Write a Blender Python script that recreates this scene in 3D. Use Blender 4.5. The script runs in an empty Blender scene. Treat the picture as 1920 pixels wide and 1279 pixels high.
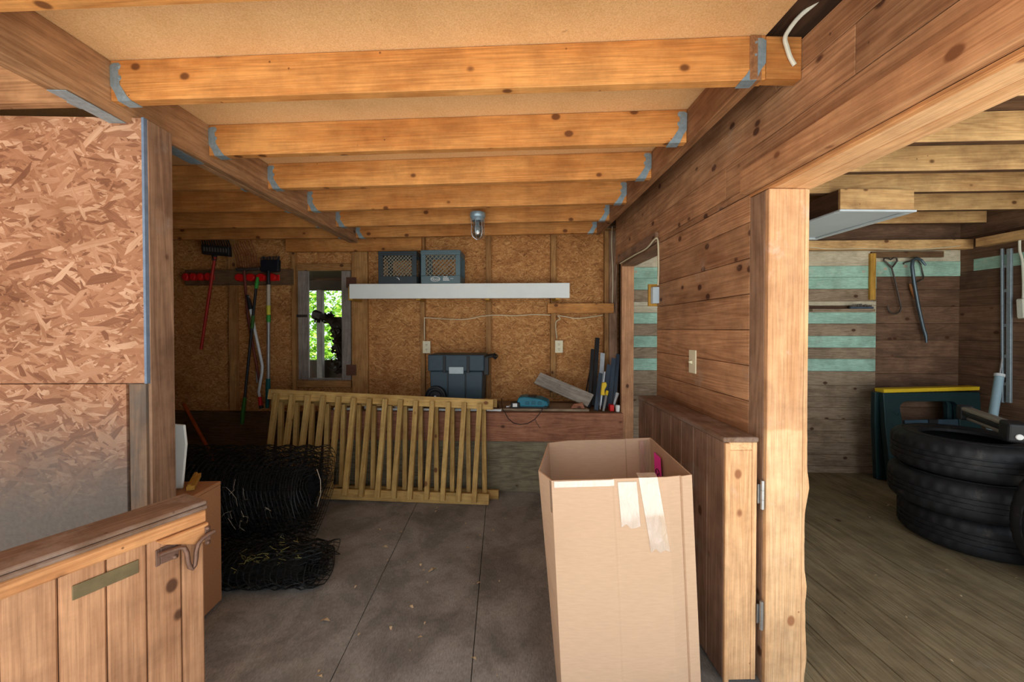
import bpy, bmesh, math, random
from mathutils import Vector, Matrix, Euler
R = math.radians
random.seed(7)
C = bpy.context.scene.collection
sc = bpy.context.scene

# ------------------------------------------------------------------ camera
FOC = 746.7; H = 1.30; YAW = 1.53; PITCH = -0.8
cam_d = bpy.data.cameras.new('camera'); cam = bpy.data.objects.new('camera', cam_d); C.objects.link(cam)
cam_d.sensor_width = 36.0; cam_d.lens = FOC / 1920 * 36.0; cam_d.shift_y = -0.0063
cam_d.clip_start = 0.02; cam_d.clip_end = 200
cam.location = (0, 0, H); cam.rotation_euler = (R(90 + PITCH), 0, R(-YAW))
sc.camera = cam
# ------------------------------------------------------------------ world, sun, exposure
world = bpy.data.worlds.new('sky'); sc.world = world; world.use_nodes = True
bg = world.node_tree.nodes['Background']
bg.inputs[0].default_value = (0.80, 0.91, 1.0, 1); bg.inputs[1].default_value = 1.25
sun_d = bpy.data.lights.new('sun', 'SUN'); sun = bpy.data.objects.new('sun', sun_d); C.objects.link(sun)
sun_d.energy = 11.0; sun_d.angle = R(0.6); sun_d.color = (0.94, 0.97, 1.0)
sun.rotation_euler = (R(30), 0, R(12)); sun.location = (0, -4, 6)
fill_d = bpy.data.lights.new('front_fill', 'AREA'); fill = bpy.data.objects.new('front_fill', fill_d); C.objects.link(fill)  # added fill panel behind the camera, boosts the sky light from the open front
fill_d.shape = 'RECTANGLE'; fill_d.size = 4.5; fill_d.size_y = 2.2; fill_d.energy = 10; fill_d.color = (0.9, 0.95, 1)
fill.location = (0.9, -1.6, 1.2); fill.rotation_euler = (R(90), 0, 0)
vs = sc.view_settings
vs.view_transform = 'Standard'; vs.look = 'None'; vs.gamma = 1.0; vs.use_curve_mapping = False
vs.exposure = 0.75
sc.cycles.use_denoising = True
sc.cycles.max_bounces = 10; sc.cycles.diffuse_bounces = 7; sc.cycles.transparent_max_bounces = 12

# ------------------------------------------------------------------ pixel -> world (1920x1279 frame)
CAMROT = Euler((R(90 + PITCH), 0, R(-YAW))).to_matrix()
PY0 = 639.5 + cam_d.shift_y * 1920
def ray(px, py):
    return CAMROT @ Vector(((px - 960) / FOC, (PY0 - py) / FOC, -1))
def hit(px, py, n, c):                     # plane n.p = c
    d = ray(px, py); o = Vector((0, 0, H)); n = Vector(n)
    return o + d * ((c - n.dot(o)) / n.dot(d))
def at(px, py, Y): return hit(px, py, (0, 1, 0), Y)
def atz(px, py, z): return hit(px, py, (0, 0, 1), z)
def atx(px, py, X): return hit(px, py, (1, 0, 0), X)
SK = 0.07; WANG = -math.atan(SK)           # the cross walls stand a little off square
YB = 3.73                                  # inner face of the sheathing of the main back wall at X = 0
def pw(px, py, d=0.0): return hit(px, py, (SK, 1, 0), YB - d)
YR = 3.72                                  # back wall of the right room
def pr(px, py, d=0.0): return hit(px, py, (SK, 1, 0), YR - d)

# ------------------------------------------------------------------ mesh builder
class MB:
    def __init__(s): s.v = []; s.f = []; s.m = []; s.s = []
    def add(s, vs, fs, mi=0, smooth=False):
        b = len(s.v); s.v += [Vector(v) for v in vs]
        for f in fs: s.f.append([b + i for i in f]); s.m.append(mi); s.s.append(smooth)
        return s
    def box(s, a, b, mi=0, rz=0, M=None):
        x0, x1 = sorted((a[0], b[0])); y0, y1 = sorted((a[1], b[1])); z0, z1 = sorted((a[2], b[2]))
        vs = [Vector((x, y, z)) for z in (z0, z1) for y in (y0, y1) for x in (x0, x1)]
        if rz:
            c = Vector(((x0 + x1) / 2, (y0 + y1) / 2, 0)); m = Matrix.Rotation(rz, 3, 'Z')
            vs = [m @ (v - c) + c for v in vs]
        if M is not None: vs = [M @ v for v in vs]
        return s.add(vs, [(0, 2, 3, 1), (4, 5, 7, 6), (0, 1, 5, 4), (2, 6, 7, 3), (0, 4, 6, 2), (1, 3, 7, 5)], mi)
    def bar(s, p0, p1, w, t, up=(0, -1, 0), mi=0, w1=None):     # a square bar from p0 to p1; t is measured along up
        p0, p1 = Vector(p0), Vector(p1); z = (p1 - p0).normalized(); y = Vector(up); y = (y - z * y.dot(z)).normalized(); x = y.cross(z)
        w1 = w if w1 is None else w1; vs = []
        for p, ww in ((p0, w), (p1, w1)):
            for sx, sy in ((-1, -1), (1, -1), (1, 1), (-1, 1)): vs.append(p + x * sx * ww / 2 + y * sy * t / 2)
        return s.add(vs, [(3, 2, 1, 0), (4, 5, 6, 7), (0, 1, 5, 4), (1, 2, 6, 5), (2, 3, 7, 6), (3, 0, 4, 7)], mi)
    def tube(s, pts, r, n=10, mi=0, caps=True):
        pts = [Vector(p) for p in pts]; rs = r if isinstance(r, (list, tuple)) else [r] * len(pts)
        b = len(s.v); up = None
        for i, p in enumerate(pts):
            t = (pts[min(i + 1, len(pts) - 1)] - pts[max(i - 1, 0)])
            t = t.normalized() if t.length > 1e-9 else Vector((0, 0, 1))
            if up is None: up = Vector((0, 0, 1)) if abs(t.z) < 0.9 else Vector((1, 0, 0))
            u = (up - t * up.dot(t)).normalized(); up = u; w = t.cross(u)
            for k in range(n):
                a = 2 * math.pi * k / n; s.v.append(p + (u * math.cos(a) + w * math.sin(a)) * rs[i])
        for i in range(len(pts) - 1):
            for k in range(n):
                k2 = (k + 1) % n
                s.f.append([b + i * n + k, b + i * n + k2, b + (i + 1) * n + k2, b + (i + 1) * n + k]); s.m.append(mi); s.s.append(True)
        if caps:
            s.f.append([b + k for k in reversed(range(n))]); s.m.append(mi); s.s.append(False)
            e = b + (len(pts) - 1) * n; s.f.append([e + k for k in range(n)]); s.m.append(mi); s.s.append(False)
        return s
    def prism(s, poly, d, mi=0):              # closed 3-D polygon extruded by the vector d
        n = len(poly); d = Vector(d); poly = [Vector(p) for p in poly]
        return s.add(poly + [p + d for p in poly], [list(range(n)), list(reversed(range(n, 2 * n)))] + [[i + n, (i + 1) % n + n, (i + 1) % n, i][::-1] for i in range(n)], mi)
    def lathe(s, prof, M=None, n=48, mi=0, closed=False, mod=None):
        b = len(s.v); M = M or Matrix.Identity(4); m = len(prof)
        for k in range(n):
            a = 2 * math.pi * k / n
            for j, (r, z) in enumerate(prof):
                rr = mod(k, j, r) if mod else r
                s.v.append(M @ Vector((rr * math.cos(a), rr * math.sin(a), z)))
        for k in range(n):
            k2 = (k + 1) % n
            for j in range(m if closed else m - 1):
                j2 = (j + 1) % m
                s.f.append([b + k * m + j, b + k2 * m + j, b + k2 * m + j2, b + k * m + j2]); s.m.append(mi); s.s.append(True)
        return s

WM = {}
def lk(o, name):
    C.objects.link(o); return o
def mk(name, mb, mats, parent=None, bevel=0, M=None, seg=1):
    """one mesh object from world-space geometry (M: its own frame)"""
    base = WM[parent] if parent is not None else Matrix.Identity(4)
    W = M if M is not None else base
    inv = W.inverted()
    me = bpy.data.meshes.new(name)
    me.from_pydata([inv @ v for v in mb.v], [], mb.f)
    for m in (mats if isinstance(mats, (list, tuple)) else [mats]): me.materials.append(m)
    me.polygons.foreach_set('material_index', mb.m); me.polygons.foreach_set('use_smooth', mb.s)
    bm = bmesh.new(); bm.from_mesh(me); bmesh.ops.recalc_face_normals(bm, faces=bm.faces); bm.to_mesh(me); bm.free()
    if any(mb.s): me.set_sharp_from_angle(angle=R(42))
    o = bpy.data.objects.new(name, me); C.objects.link(o)
    WM[o] = W
    if parent is not None: o.parent = parent; o.matrix_local = base.inverted() @ W
    else: o.matrix_local = W
    if bevel:
        b = o.modifiers.new('bevel', 'BEVEL'); b.width = bevel; b.segments = seg; b.limit_method = 'ANGLE'; b.angle_limit = R(35)
    return o
def tag(o, label, cat, group=None, kind=None):
    o['label'] = label; o['category'] = cat
    if group: o['group'] = group
    if kind: o['kind'] = kind
    return o
def thing(name, label, cat, loc=(0, 0, 0), rz=0, group=None):
    o = bpy.data.objects.new(name, None); C.objects.link(o); o.empty_display_size = 0.05
    WM[o] = Matrix.Translation(loc) @ Matrix.Rotation(rz, 4, 'Z'); o.matrix_local = WM[o]
    return tag(o, label, cat, group)
def single(name, mb, mats, label, cat, loc, rz=0, group=None, bevel=0, seg=1):
    o = mk(name, mb, mats, None, bevel, Matrix.Translation(loc) @ Matrix.Rotation(rz, 4, 'Z'), seg)
    return tag(o, label, cat, group)
def struct(name, mb, mats, bevel=0, parent=None):
    o = mk(name, mb, mats, parent, bevel)
    if parent is None: o['kind'] = 'structure'
    return o
def barM(p0, p1, up=(0, -1, 0)):
    p0, p1 = Vector(p0), Vector(p1); z = (p1 - p0).normalized(); y = Vector(up); y = (y - z * y.dot(z)).normalized(); x = y.cross(z)
    m = Matrix((x, y, z)).transposed().to_4x4(); m.translation = p0; return m

# ------------------------------------------------------------------ materials
def lin(c):
    return tuple(((x / 255) / 12.92 if x / 255 <= 0.04045 else ((x / 255 + 0.055) / 1.055) ** 2.4) for x in c) + (1,)
class G:
    def __init__(s, name):
        s.mat = bpy.data.materials.new(name); s.mat.use_nodes = True; s.t = s.mat.node_tree
        s.b = s.t.nodes['Principled BSDF']; s.b.inputs['Specular IOR Level'].default_value = 0.3
    def n(s, typ, props=None, **ins):
        nd = s.t.nodes.new(typ)
        for k, v in (props or {}).items(): setattr(nd, k, v)
        for k, v in ins.items():
            key = int(k[1:]) if k[0] == '_' and k[1:].isdigit() else k.replace('_', ' ')
            s.put(nd.inputs[key], v)
        return nd
    def put(s, sock, v):
        if isinstance(v, bpy.types.NodeSocket): s.t.links.new(v, sock)
        else: sock.default_value = v
    def math(s, op, a, b=0.0, c=0.0, clamp=False):
        return s.n('ShaderNodeMath', {'operation': op, 'use_clamp': clamp}, _0=a, _1=b, _2=c).outputs[0]
    def vmul(s, v, k): return s.n('ShaderNodeVectorMath', {'operation': 'MULTIPLY'}, _0=v, _1=k).outputs[0]
    def vadd(s, v, k): return s.n('ShaderNodeVectorMath', {'operation': 'ADD'}, _0=v, _1=k).outputs[0]
    def mix(s, f, a, b, mode='MIX'):
        nd = s.n('ShaderNodeMix', {'data_type': 'RGBA', 'blend_type': mode})
        s.put(nd.inputs[0], f); s.put(nd.inputs[6], a); s.put(nd.inputs[7], b); return nd.outputs[2]
    def step(s, v, lo, hi):
        nd = s.n('ShaderNodeMapRange', {'interpolation_type': 'SMOOTHSTEP'}); s.put(nd.inputs[0], v)
        s.put(nd.inputs[1], lo); s.put(nd.inputs[2], hi); return nd.outputs[0]
    def noise(s, v, scale=1, detail=3, rough=0.55, dist=0.0):
        return s.n('ShaderNodeTexNoise', None, Vector=v, Scale=scale, Detail=detail, Roughness=rough, Distortion=dist).outputs[0]
    def ramp(s, v, stops):
        nd = s.n('ShaderNodeValToRGB'); e = nd.color_ramp.elements
        while len(e) < len(stops): e.new(0.5)
        for i, (p, c) in enumerate(stops): e[i].position = p; e[i].color = c
        s.put(nd.inputs[0], v); return nd.outputs[0]
    def obj(s): return s.n('ShaderNodeTexCoord').outputs['Object']
    def fin(s, col, rough=0.7, bump=None, bs=0.2, bd=0.004, metal=0, spec=None):
        s.put(s.b.inputs['Base Color'], col); s.put(s.b.inputs['Roughness'], rough); s.b.inputs['Metallic'].default_value = metal
        if spec is not None: s.b.inputs['Specular IOR Level'].default_value = spec
        if bump is not None:
            bp = s.n('ShaderNodeBump', None, Height=bump, Strength=bs, Distance=bd); s.t.links.new(bp.outputs[0], s.b.inputs['Normal'])
        return s.mat

def wood(name, light, dark, axis, knots=0.5, var=0.25, specks=0.5, rough=0.72, grain=0.5, island=False, dust=None, dustamt=0.0, stain=None, stainamt=0.0, knot=(70, 38, 18), worn=None):
    g = G(name); p = g.obj()
    rnd = g.n('ShaderNodeObjectInfo').outputs['Random']
    if island: rnd = g.math('FRACT', g.math('ADD', rnd, g.n('ShaderNodeNewGeometry').outputs['Random Per Island']))
    off = g.n('ShaderNodeCombineXYZ', None, _0=g.math('MULTIPLY', rnd, 37.0), _1=g.math('MULTIPLY', rnd, 91.0), _2=g.math('MULTIPLY', rnd, 53.0)).outputs[0]
    p = g.vadd(p, off)
    def sc3(a, c): v = [c, c, c]; v['xyz'.index(axis)] = a; return tuple(v)
    n1 = g.noise(g.vmul(p, sc3(0.55, 8.0)), 1, 3, 0.45, 0.3)
    s1 = g.math('MULTIPLY_ADD', g.math('SINE', g.math('MULTIPLY', n1, 95.0)), 0.5, 0.5)
    fine = g.noise(g.vmul(p, sc3(5.0, 210.0)), 1, 3, 0.65)
    big = g.noise(g.vmul(p, sc3(1.6, 5.0)), 1, 4, 0.65)
    t = g.math('ADD', g.math('MULTIPLY', s1, 0.36 * grain), g.math('MULTIPLY', big, 0.95), clamp=True)
    col = g.mix(g.step(t, 0.22, 0.82), lin(dark), lin(light))
    col = g.mix(1.0, col, g.ramp(fine, [(0.28, (0.72, 0.69, 0.66, 1)), (0.62, (1.07, 1.07, 1.07, 1))]), 'MULTIPLY')
    bl = g.noise(g.obj(), 6.5, 5, 0.68)
    col = g.mix(1.0, col, g.ramp(bl, [(0.32, (0.74, 0.72, 0.71, 1)), (0.6, (1.06, 1.06, 1.06, 1))]), 'MULTIPLY')
    if stain is not None:
        sm = g.step(g.noise(g.vmul(p, sc3(2.2, 6.0)), 1, 5, 0.65), 0.56 - stainamt * 0.3, 0.78 - stainamt * 0.3)
        col = g.mix(g.math('MULTIPLY', sm, 0.85), col, lin(stain))
    if specks > 0:
        vs_ = g.n('ShaderNodeTexVoronoi', None, Vector=p, Scale=11.0); ss = g.n('ShaderNodeSeparateColor', None, _0=vs_.outputs['Color']).outputs[1]
        col = g.mix(g.math('MULTIPLY', g.math('MULTIPLY', g.step(vs_.outputs['Distance'], 0.055, 0.03), g.math('LESS_THAN', ss, specks)), 0.75), col, lin(knot))
    if knots > 0:
        knots = min(.95, knots * 2.6)
        vo = g.n('ShaderNodeTexVoronoi', None, Vector=g.vmul(p, sc3(6.5, 9.0)), Scale=1.0)
        dd = vo.outputs['Distance']; sel = g.n('ShaderNodeSeparateColor', None, _0=vo.outputs['Color']).outputs[0]
        on = g.math('LESS_THAN', sel, knots)
        km = g.math('MULTIPLY', g.step(dd, 0.16, 0.09), on); kr = g.math('MULTIPLY', g.step(dd, 0.34, 0.10), on)
        col = g.mix(g.math('MULTIPLY', kr, 0.35), col, lin(dark)); col = g.mix(g.math('MULTIPLY', km, 0.9), col, lin(knot))
    hsv = g.n('ShaderNodeHueSaturation', None, Color=col); g.put(hsv.inputs['Value'], g.math('MULTIPLY_ADD', rnd, var, 1 - var / 2)); col = hsv.outputs[0]
    if worn is not None:                  # handled, dustier upper stretch of a board
        zz = g.math('ADD', g.n('ShaderNodeSeparateXYZ', None, _0=g.obj()).outputs[2], g.math('MULTIPLY', g.noise(g.obj(), 9, 3), 0.03))
        col = g.mix(g.step(zz, worn, worn + .012), col, g.mix(1.0, col, (0.86, 0.76, 0.71, 1), 'MULTIPLY'))
    if dust is not None:
        dm = g.step(g.noise(g.obj(), 5, 6, 0.7), 0.62 - dustamt * 0.5, 0.80 - dustamt * 0.4)
        col = g.mix(g.math('MULTIPLY', dm, 0.8), col, lin(dust))
    return g.fin(col, rough, g.math('ADD', fine, g.math('MULTIPLY', s1, 0.4)), 0.25, 0.002)

def osb(name, c0, c1, c2, scale=1.0, dirt=None, plane='xz'):
    g = G(name); p = g.obj(); w = g.n('ShaderNodeTexNoise', None, Vector=p, Scale=9.0, Detail=2.0)
    p2 = g.vadd(p, g.vmul(w.outputs['Color'], (0.018, 0.018, 0.018)))
    tone = None; pri = None
    for i, (ang, sl, sw) in enumerate(((14, 14, 70), (48, 18, 85), (-36, 14, 65), (-8, 24, 110), (28, 28, 130), (-66, 26, 105), (3, 16, 85), (-20, 34, 150))):
        rot = g.n('ShaderNodeVectorRotate', {'rotation_type': 'Y_AXIS'}, Vector=p2, Angle=R(ang)).outputs[0]
        v = g.vadd(g.vmul(rot, (sl * scale, 30 * scale, sw * scale)), (i * 7.3, i * 3.1, i * 5.7))
        vo = g.n('ShaderNodeTexVoronoi', None, Vector=v, Scale=1.0)
        sep = g.n('ShaderNodeSeparateColor', None, _0=vo.outputs['Color'])
        tt, pp = sep.outputs[0], sep.outputs[1]
        tt = g.math('ADD', tt, g.math('MULTIPLY', g.math('SUBTRACT', g.noise(g.vmul(v, (0.5, 1, 9.0)), 1, 3, 0.65), 0.5), 0.75))
        if tone is None: tone, pri = tt, pp
        else:
            f = g.math('GREATER_THAN', pp, pri)
            m = g.n('ShaderNodeMix', {'data_type': 'FLOAT'}, _0=f, _2=tone, _3=tt); tone = m.outputs[0]
            pri = g.math('MAXIMUM', pp, pri)
    col = g.ramp(tone, [(0.0, lin(c0)), (0.22, lin(tuple(a * .35 + b * .65 for a, b in zip(c0, c1)))), (0.55, lin(c1)), (0.8, lin(tuple(a * .4 + b * .6 for a, b in zip(c2, c1)))), (1.0, lin(c2))])
    big = g.noise(g.obj(), 3.2, 6, 0.65)
    col = g.mix(g.step(big, 0.45, 0.75), col, g.mix(1.0, col, (0.66, 0.58, 0.5, 1), 'MULTIPLY'))
    if dirt is not None:            # grime that has risen from the floor
        z0, z1, dc, amt = dirt
        z = g.n('ShaderNodeSeparateXYZ', None, _0=g.obj()).outputs[2]
        zz = g.math('ADD', z, g.math('MULTIPLY', g.math('SUBTRACT', g.noise(g.vmul(g.obj(), (3, 3, 2)), 1, 5, 0.65), 0.5), 0.5))
        col = g.mix(g.math('MULTIPLY', g.step(zz, z1, z0), amt), col, g.mix(g.noise(g.obj(), 60, 3), lin(dc), lin(tuple(x * 1.35 for x in dc))))
    return g.fin(col, 0.75, tone, 0.25, 0.002)

def plain(name, c, rough=0.5, metal=0, nv=0.12, ns=30, spec=None, c2=None, c2amt=0.5):
    g = G(name); nz = g.noise(g.obj(), ns, 4, 0.6)
    col = g.mix(nz, lin(tuple(x * (1 - nv) for x in c)), lin(tuple(min(255, x * (1 + nv)) for x in c)))
    if c2 is not None: col = g.mix(g.step(g.noise(g.obj(), ns * 0.35, 5, 0.7), 0.62 - c2amt * 0.3, 0.75), col, lin(c2))
    return g.fin(col, rough, nz, 0.06, 0.002, metal, spec)

WOODS = {
 'joist': dict(light=(214, 152, 86), dark=(180, 112, 52), knots=0.34, var=0.14, grain=0.35, knot=(96, 52, 22)),
 'girder': dict(light=(184, 140, 100), dark=(140, 98, 64), knots=0.15, var=0.1, grain=0.6, stain=(124, 92, 68), stainamt=0.1),
 'rim': dict(light=(172, 124, 84), dark=(124, 82, 52), knots=0.2, var=0.1, grain=0.5),
 'old': dict(light=(196, 148, 108), dark=(146, 100, 68), knots=0.28, var=0.34, grain=0.5, island=True, dust=(176, 148, 126), dustamt=0.06, knot=(72, 40, 26)),
 'oldpost': dict(light=(160, 126, 100), dark=(116, 86, 66), knots=0.2, var=0.1, grain=0.6, dust=(150, 132, 118), dustamt=0.12),
 'fresh': dict(light=(228, 184, 138), dark=(206, 154, 106), knots=0.22, var=0.08, grain=0.4, knot=(140, 86, 52), dust=(212, 176, 156), dustamt=0.1),
 'postface': dict(light=(230, 190, 146), dark=(210, 162, 114), knots=0.22, var=0.04, grain=0.4, knot=(150, 96, 62), dust=(226, 190, 172), dustamt=0.12, worn=.945),
 'doorface': dict(light=(190, 142, 104), dark=(156, 108, 74), knots=0.2, var=0.16, grain=0.45, island=True, dust=(134, 100, 76), dustamt=0.08),
 'doordark': dict(light=(146, 116, 96), dark=(108, 80, 64), knots=0.2, var=0.16, grain=0.5, island=True, dust=(132, 116, 106), dustamt=0.16),
 'orange': dict(light=(206, 148, 96), dark=(172, 112, 66), knots=0.1, var=0.08, grain=0.6),
 'dusty': dict(light=(134, 106, 86), dark=(102, 78, 60), knots=0.0, var=0.06, grain=0.4, dust=(142, 122, 110), dustamt=0.35, rough=0.9),
 'rail': dict(light=(206, 172, 106), dark=(170, 132, 70), knots=0.16, var=0.2, grain=0.5, knot=(108, 66, 34)),
 'stud': dict(light=(184, 138, 84), dark=(146, 100, 56), knots=0.15, var=0.25, grain=0.5),
 'benchfront': dict(light=(170, 116, 88), dark=(132, 84, 60), knots=0.06, var=0.1, grain=0.7),
 'ply': dict(light=(132, 124, 100), dark=(98, 90, 70), knots=0.08, var=0.12, grain=0.9),
 'plydark': dict(light=(112, 86, 58), dark=(78, 56, 36), knots=0.05, var=0.1, grain=0.7),
 'floorb': dict(light=(150, 136, 106), dark=(114, 100, 74), knots=0.05, var=0.14, grain=0.7, island=True, stain=(104, 84, 60), stainamt=0.12, dust=(146, 136, 116), dustamt=0.1),
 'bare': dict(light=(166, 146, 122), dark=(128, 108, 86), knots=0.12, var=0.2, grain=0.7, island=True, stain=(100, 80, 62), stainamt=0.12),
 'darkboard': dict(light=(128, 98, 76), dark=(92, 66, 48), knots=0.15, var=0.3, grain=0.5, island=True, stain=(72, 52, 40), stainamt=0.2),  # dark brown boards of the right room, randomly stained
 'mint': dict(light=(176, 214, 196), dark=(150, 192, 174), knots=0.08, var=0.1, grain=0.25, island=True, dust=(206, 200, 180), dustamt=0.1, knot=(190, 170, 150)),
 'cream': dict(light=(212, 204, 180), dark=(186, 174, 148), knots=0.06, var=0.1, grain=0.25, island=True, knot=(190, 160, 130)),
 'rjoist': dict(light=(222, 182, 126), dark=(184, 138, 88), knots=0.25, var=0.16, grain=0.5, stain=(136, 98, 62), stainamt=0.12, knot=(96, 58, 30)),
 'faceboard': dict(light=(196, 146, 104), dark=(158, 108, 72), knots=0.22, var=0.05, grain=0.6, knot=(110, 66, 40)),
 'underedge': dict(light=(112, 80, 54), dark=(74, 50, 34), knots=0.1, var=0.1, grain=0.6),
 'darkwood': dict(light=(92, 64, 44), dark=(56, 38, 26), knots=0.1, var=0.2, grain=0.5),
 'greyboard': dict(light=(176, 168, 156), dark=(140, 134, 124), knots=0.0, var=0.05, grain=0.6),
 'greystile': dict(light=(160, 150, 140), dark=(122, 112, 104), knots=0.0, var=0.08, grain=0.3),
 'rackboard': dict(light=(122, 94, 66), dark=(86, 62, 42), knots=0.2, var=0.05, grain=0.5),
 'yellowwood': dict(light=(206, 160, 70), dark=(160, 114, 44), knots=0.0, var=0.05, grain=0.4),
}
_wc = {}
def W(kind, axis):
    k = (kind, axis)
    if k not in _wc: _wc[k] = wood(kind + '_wood_' + axis, axis=axis, **WOODS[kind])
    return _wc[k]

M_OSB_BACK = osb('strand_board_amber', (142, 92, 48), (188, 130, 74), (216, 166, 108), 1.25)
M_OSB_LEFT = osb('strand_board_pink', (118, 74, 50), (158, 110, 80), (192, 152, 122), 0.62, dirt=(0.62, 1.10, (84, 79, 74), 0.95))
def m_ceiling():
    g = G('particle_board_tan'); p = g.obj()
    f = g.noise(p, 260, 2, 0.7); b = g.noise(p, 5, 3)
    col = g.ramp(f, [(0.2, lin((198, 150, 100))), (0.5, lin((224, 178, 124))), (0.8, lin((240, 202, 152)))])
    col = g.mix(g.step(b, 0.4, 0.8), col, g.mix(1, col, (0.9, 0.86, 0.8, 1), 'MULTIPLY'))
    sp = g.step(g.noise(p, 38, 2, 0.5), 0.76, 0.80); col = g.mix(g.math('MULTIPLY', sp, 0.5), col, lin((120, 76, 40)))
    return g.fin(col, 0.8, f, 0.15, 0.001)
M_CEIL = m_ceiling()
def m_floor():
    g = G('grey_dusty_plywood'); p = g.obj()
    st = g.noise(g.vmul(p, (1.2, 1.0, 1)), 2.6, 7, 0.68, 0.3); f = g.noise(g.vmul(p, (30, 9, 10)), 6, 3, 0.7); f2 = g.noise(p, 14, 5, 0.7)
    col = g.mix(g.step(st, 0.3, 0.72), lin((110, 108, 104)), lin((166, 163, 158)))
    col = g.mix(1, col, g.ramp(f, [(0.25, (0.6, 0.6, 0.6, 1)), (0.7, (1.15, 1.15, 1.15, 1))]), 'MULTIPLY')
    col = g.mix(g.math('MULTIPLY', g.step(f2, 0.55, 0.75), 0.45), col, lin((150, 140, 130)))
    col = g.mix(g.math('MULTIPLY', g.step(g.noise(p, 1.7, 3), 0.5, 0.7), 0.3), col, lin((118, 108, 92)))
    return g.fin(col, 0.82, f, 0.2, 0.001)
M_FLOOR = m_floor()
def m_card(name, c, k=1.0):
    g = G(name); p = g.obj()
    f = g.noise(g.vmul(p, (8, 8, 60)), 3, 3, 0.6); b = g.noise(p, 3, 3)
    col = g.mix(f, lin(tuple(x * 0.94 for x in c)), lin(tuple(min(255, x * 1.05) for x in c)))
    col = g.mix(g.math('MULTIPLY', g.step(b, 0.4, 0.8), 0.3), col, lin((162, 128, 102)))
    return g.fin(col, 0.75, f, 0.05, 0.001)
M_CARD = m_card('corrugated_cardboard', (186, 154, 126))
M_WHITE = plain('white_paint', (226, 230, 226), 0.5, nv=0.03, ns=8, c2=(120, 116, 108), c2amt=-0.25)
M_GALV = plain('galvanised_steel', (150, 172, 184), 0.42, metal=0.55, nv=0.22, ns=60)
M_GALVR = plain('galvanised_track', (150, 164, 172), 0.45, metal=0.4, nv=0.15, ns=40)
M_STEEL = plain('zinc_steel', (170, 172, 174), 0.35, metal=0.8, nv=0.12, ns=50)
M_RUST = plain('brown_iron', (112, 84, 70), 0.5, metal=0.5, nv=0.25, ns=60)
M_RUSTH = plain('rusty_hinge_iron', (92, 60, 44), 0.7, nv=0.3, ns=80)
M_BRASS = plain('tarnished_brass', (112, 98, 70), 0.45, metal=0.5, nv=0.2, ns=25, c2=(170, 168, 150), c2amt=0.0)
M_IRON = plain('dark_iron', (82, 74, 68), 0.5, metal=0.5, nv=0.2, ns=50)
M_BARSTEEL = plain('blued_bar_steel', (86, 98, 106), 0.38, metal=0.6, nv=0.2, ns=20)
M_BLACK = plain('black_plastic', (34, 34, 36), 0.5, nv=0.15)
M_RUBBER = plain('tyre_rubber', (31, 31, 33), 0.6, nv=0.2, ns=20, c2=(66, 62, 58), c2amt=0.1)
M_WIRE = plain('black_coated_wire', (20, 20, 19), 0.5, nv=0.2)
M_NET = plain('black_netting', (16, 16, 15), 0.9, nv=0.6, ns=140)
M_TOTE = plain('slate_blue_plastic', (52, 70, 80), 0.5, nv=0.08, ns=12)
M_TOTEL = plain('light_grey_plastic', (176, 190, 194), 0.5, nv=0.05)
M_TEAL = plain('teal_plastic', (24, 112, 134), 0.42, nv=0.08)
M_RED = plain('red_plastic', (204, 26, 24), 0.4, nv=0.08)
M_REDH = plain('red_painted_handle', (168, 40, 30), 0.5, nv=0.2, ns=15)
M_BROWNH = plain('brown_painted_handle', (110, 52, 40), 0.55, nv=0.2, ns=15)
M_ORANGEH = plain('worn_orange_handle', (176, 84, 28), 0.5, nv=0.2, ns=10, c2=(120, 40, 20), c2amt=0.4)
M_GREEN = plain('green_plastic', (58, 150, 58), 0.45, nv=0.1)
M_DGREEN = plain('dark_green_grip', (48, 96, 30), 0.5, nv=0.1)
M_TEALG = plain('teal_grip', (20, 92, 92), 0.5)
M_POLE = plain('grey_metal_pole', (150, 148, 146), 0.4, metal=0.4, nv=0.1)
M_PALEW = plain('pale_handle', (184, 172, 152), 0.5, nv=0.12)
M_WPOLE = plain('white_metal_pole', (208, 214, 216), 0.4, nv=0.08)
M_YELLOW = plain('yellow_plastic', (222, 186, 40), 0.45, nv=0.08, c2=(230, 220, 170), c2amt=-0.1)
M_GYEL = plain('yellow_label', (206, 200, 60), 0.5)
M_IVORY = plain('ivory_plastic', (228, 220, 188), 0.4, nv=0.03)
M_SLOT = plain('dark_slot', (40, 36, 32), 0.6)
M_CABLE = plain('cream_cable', (214, 202, 170), 0.5, nv=0.06)
M_CABLEW = plain('white_cable', (214, 214, 198), 0.5, nv=0.06)
M_CORDB = plain('brown_cord', (56, 36, 28), 0.5)
M_PINK = plain('pink_sticker', (250, 48, 178), 0.45, nv=0.02)
M_PAPER = plain('white_paper', (226, 226, 222), 0.6, nv=0.03)
M_SAW = plain('dark_green_moulded_plastic', (32, 54, 56), 0.38, nv=0.15, ns=14)
M_SAWP = plain('blue_grey_moulded_plastic', (56, 76, 90), 0.45, nv=0.15, ns=14)
M_SILV = plain('satin_aluminium', (176, 170, 160), 0.35, metal=0.6, nv=0.06)
M_SLATE = plain('slate_blue_slat', (72, 84, 98), 0.55, nv=0.15, ns=10)
M_PBOARD = plain('particle_board_edge', (164, 116, 80), 0.75, nv=0.12, ns=180)
M_CRATE = plain('blue_grey_crate_plastic', (92, 112, 118), 0.5, nv=0.08, ns=20)
M_CRATED = plain('dark_grey_crate_plastic', (56, 64, 68), 0.5, nv=0.1, ns=20)
M_LATT = plain('pale_worn_plastic', (134, 130, 112), 0.5, nv=0.1)
M_DIRTG = plain('trodden_gravel', (196, 192, 182), 0.9, nv=0.15, ns=6)
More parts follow.
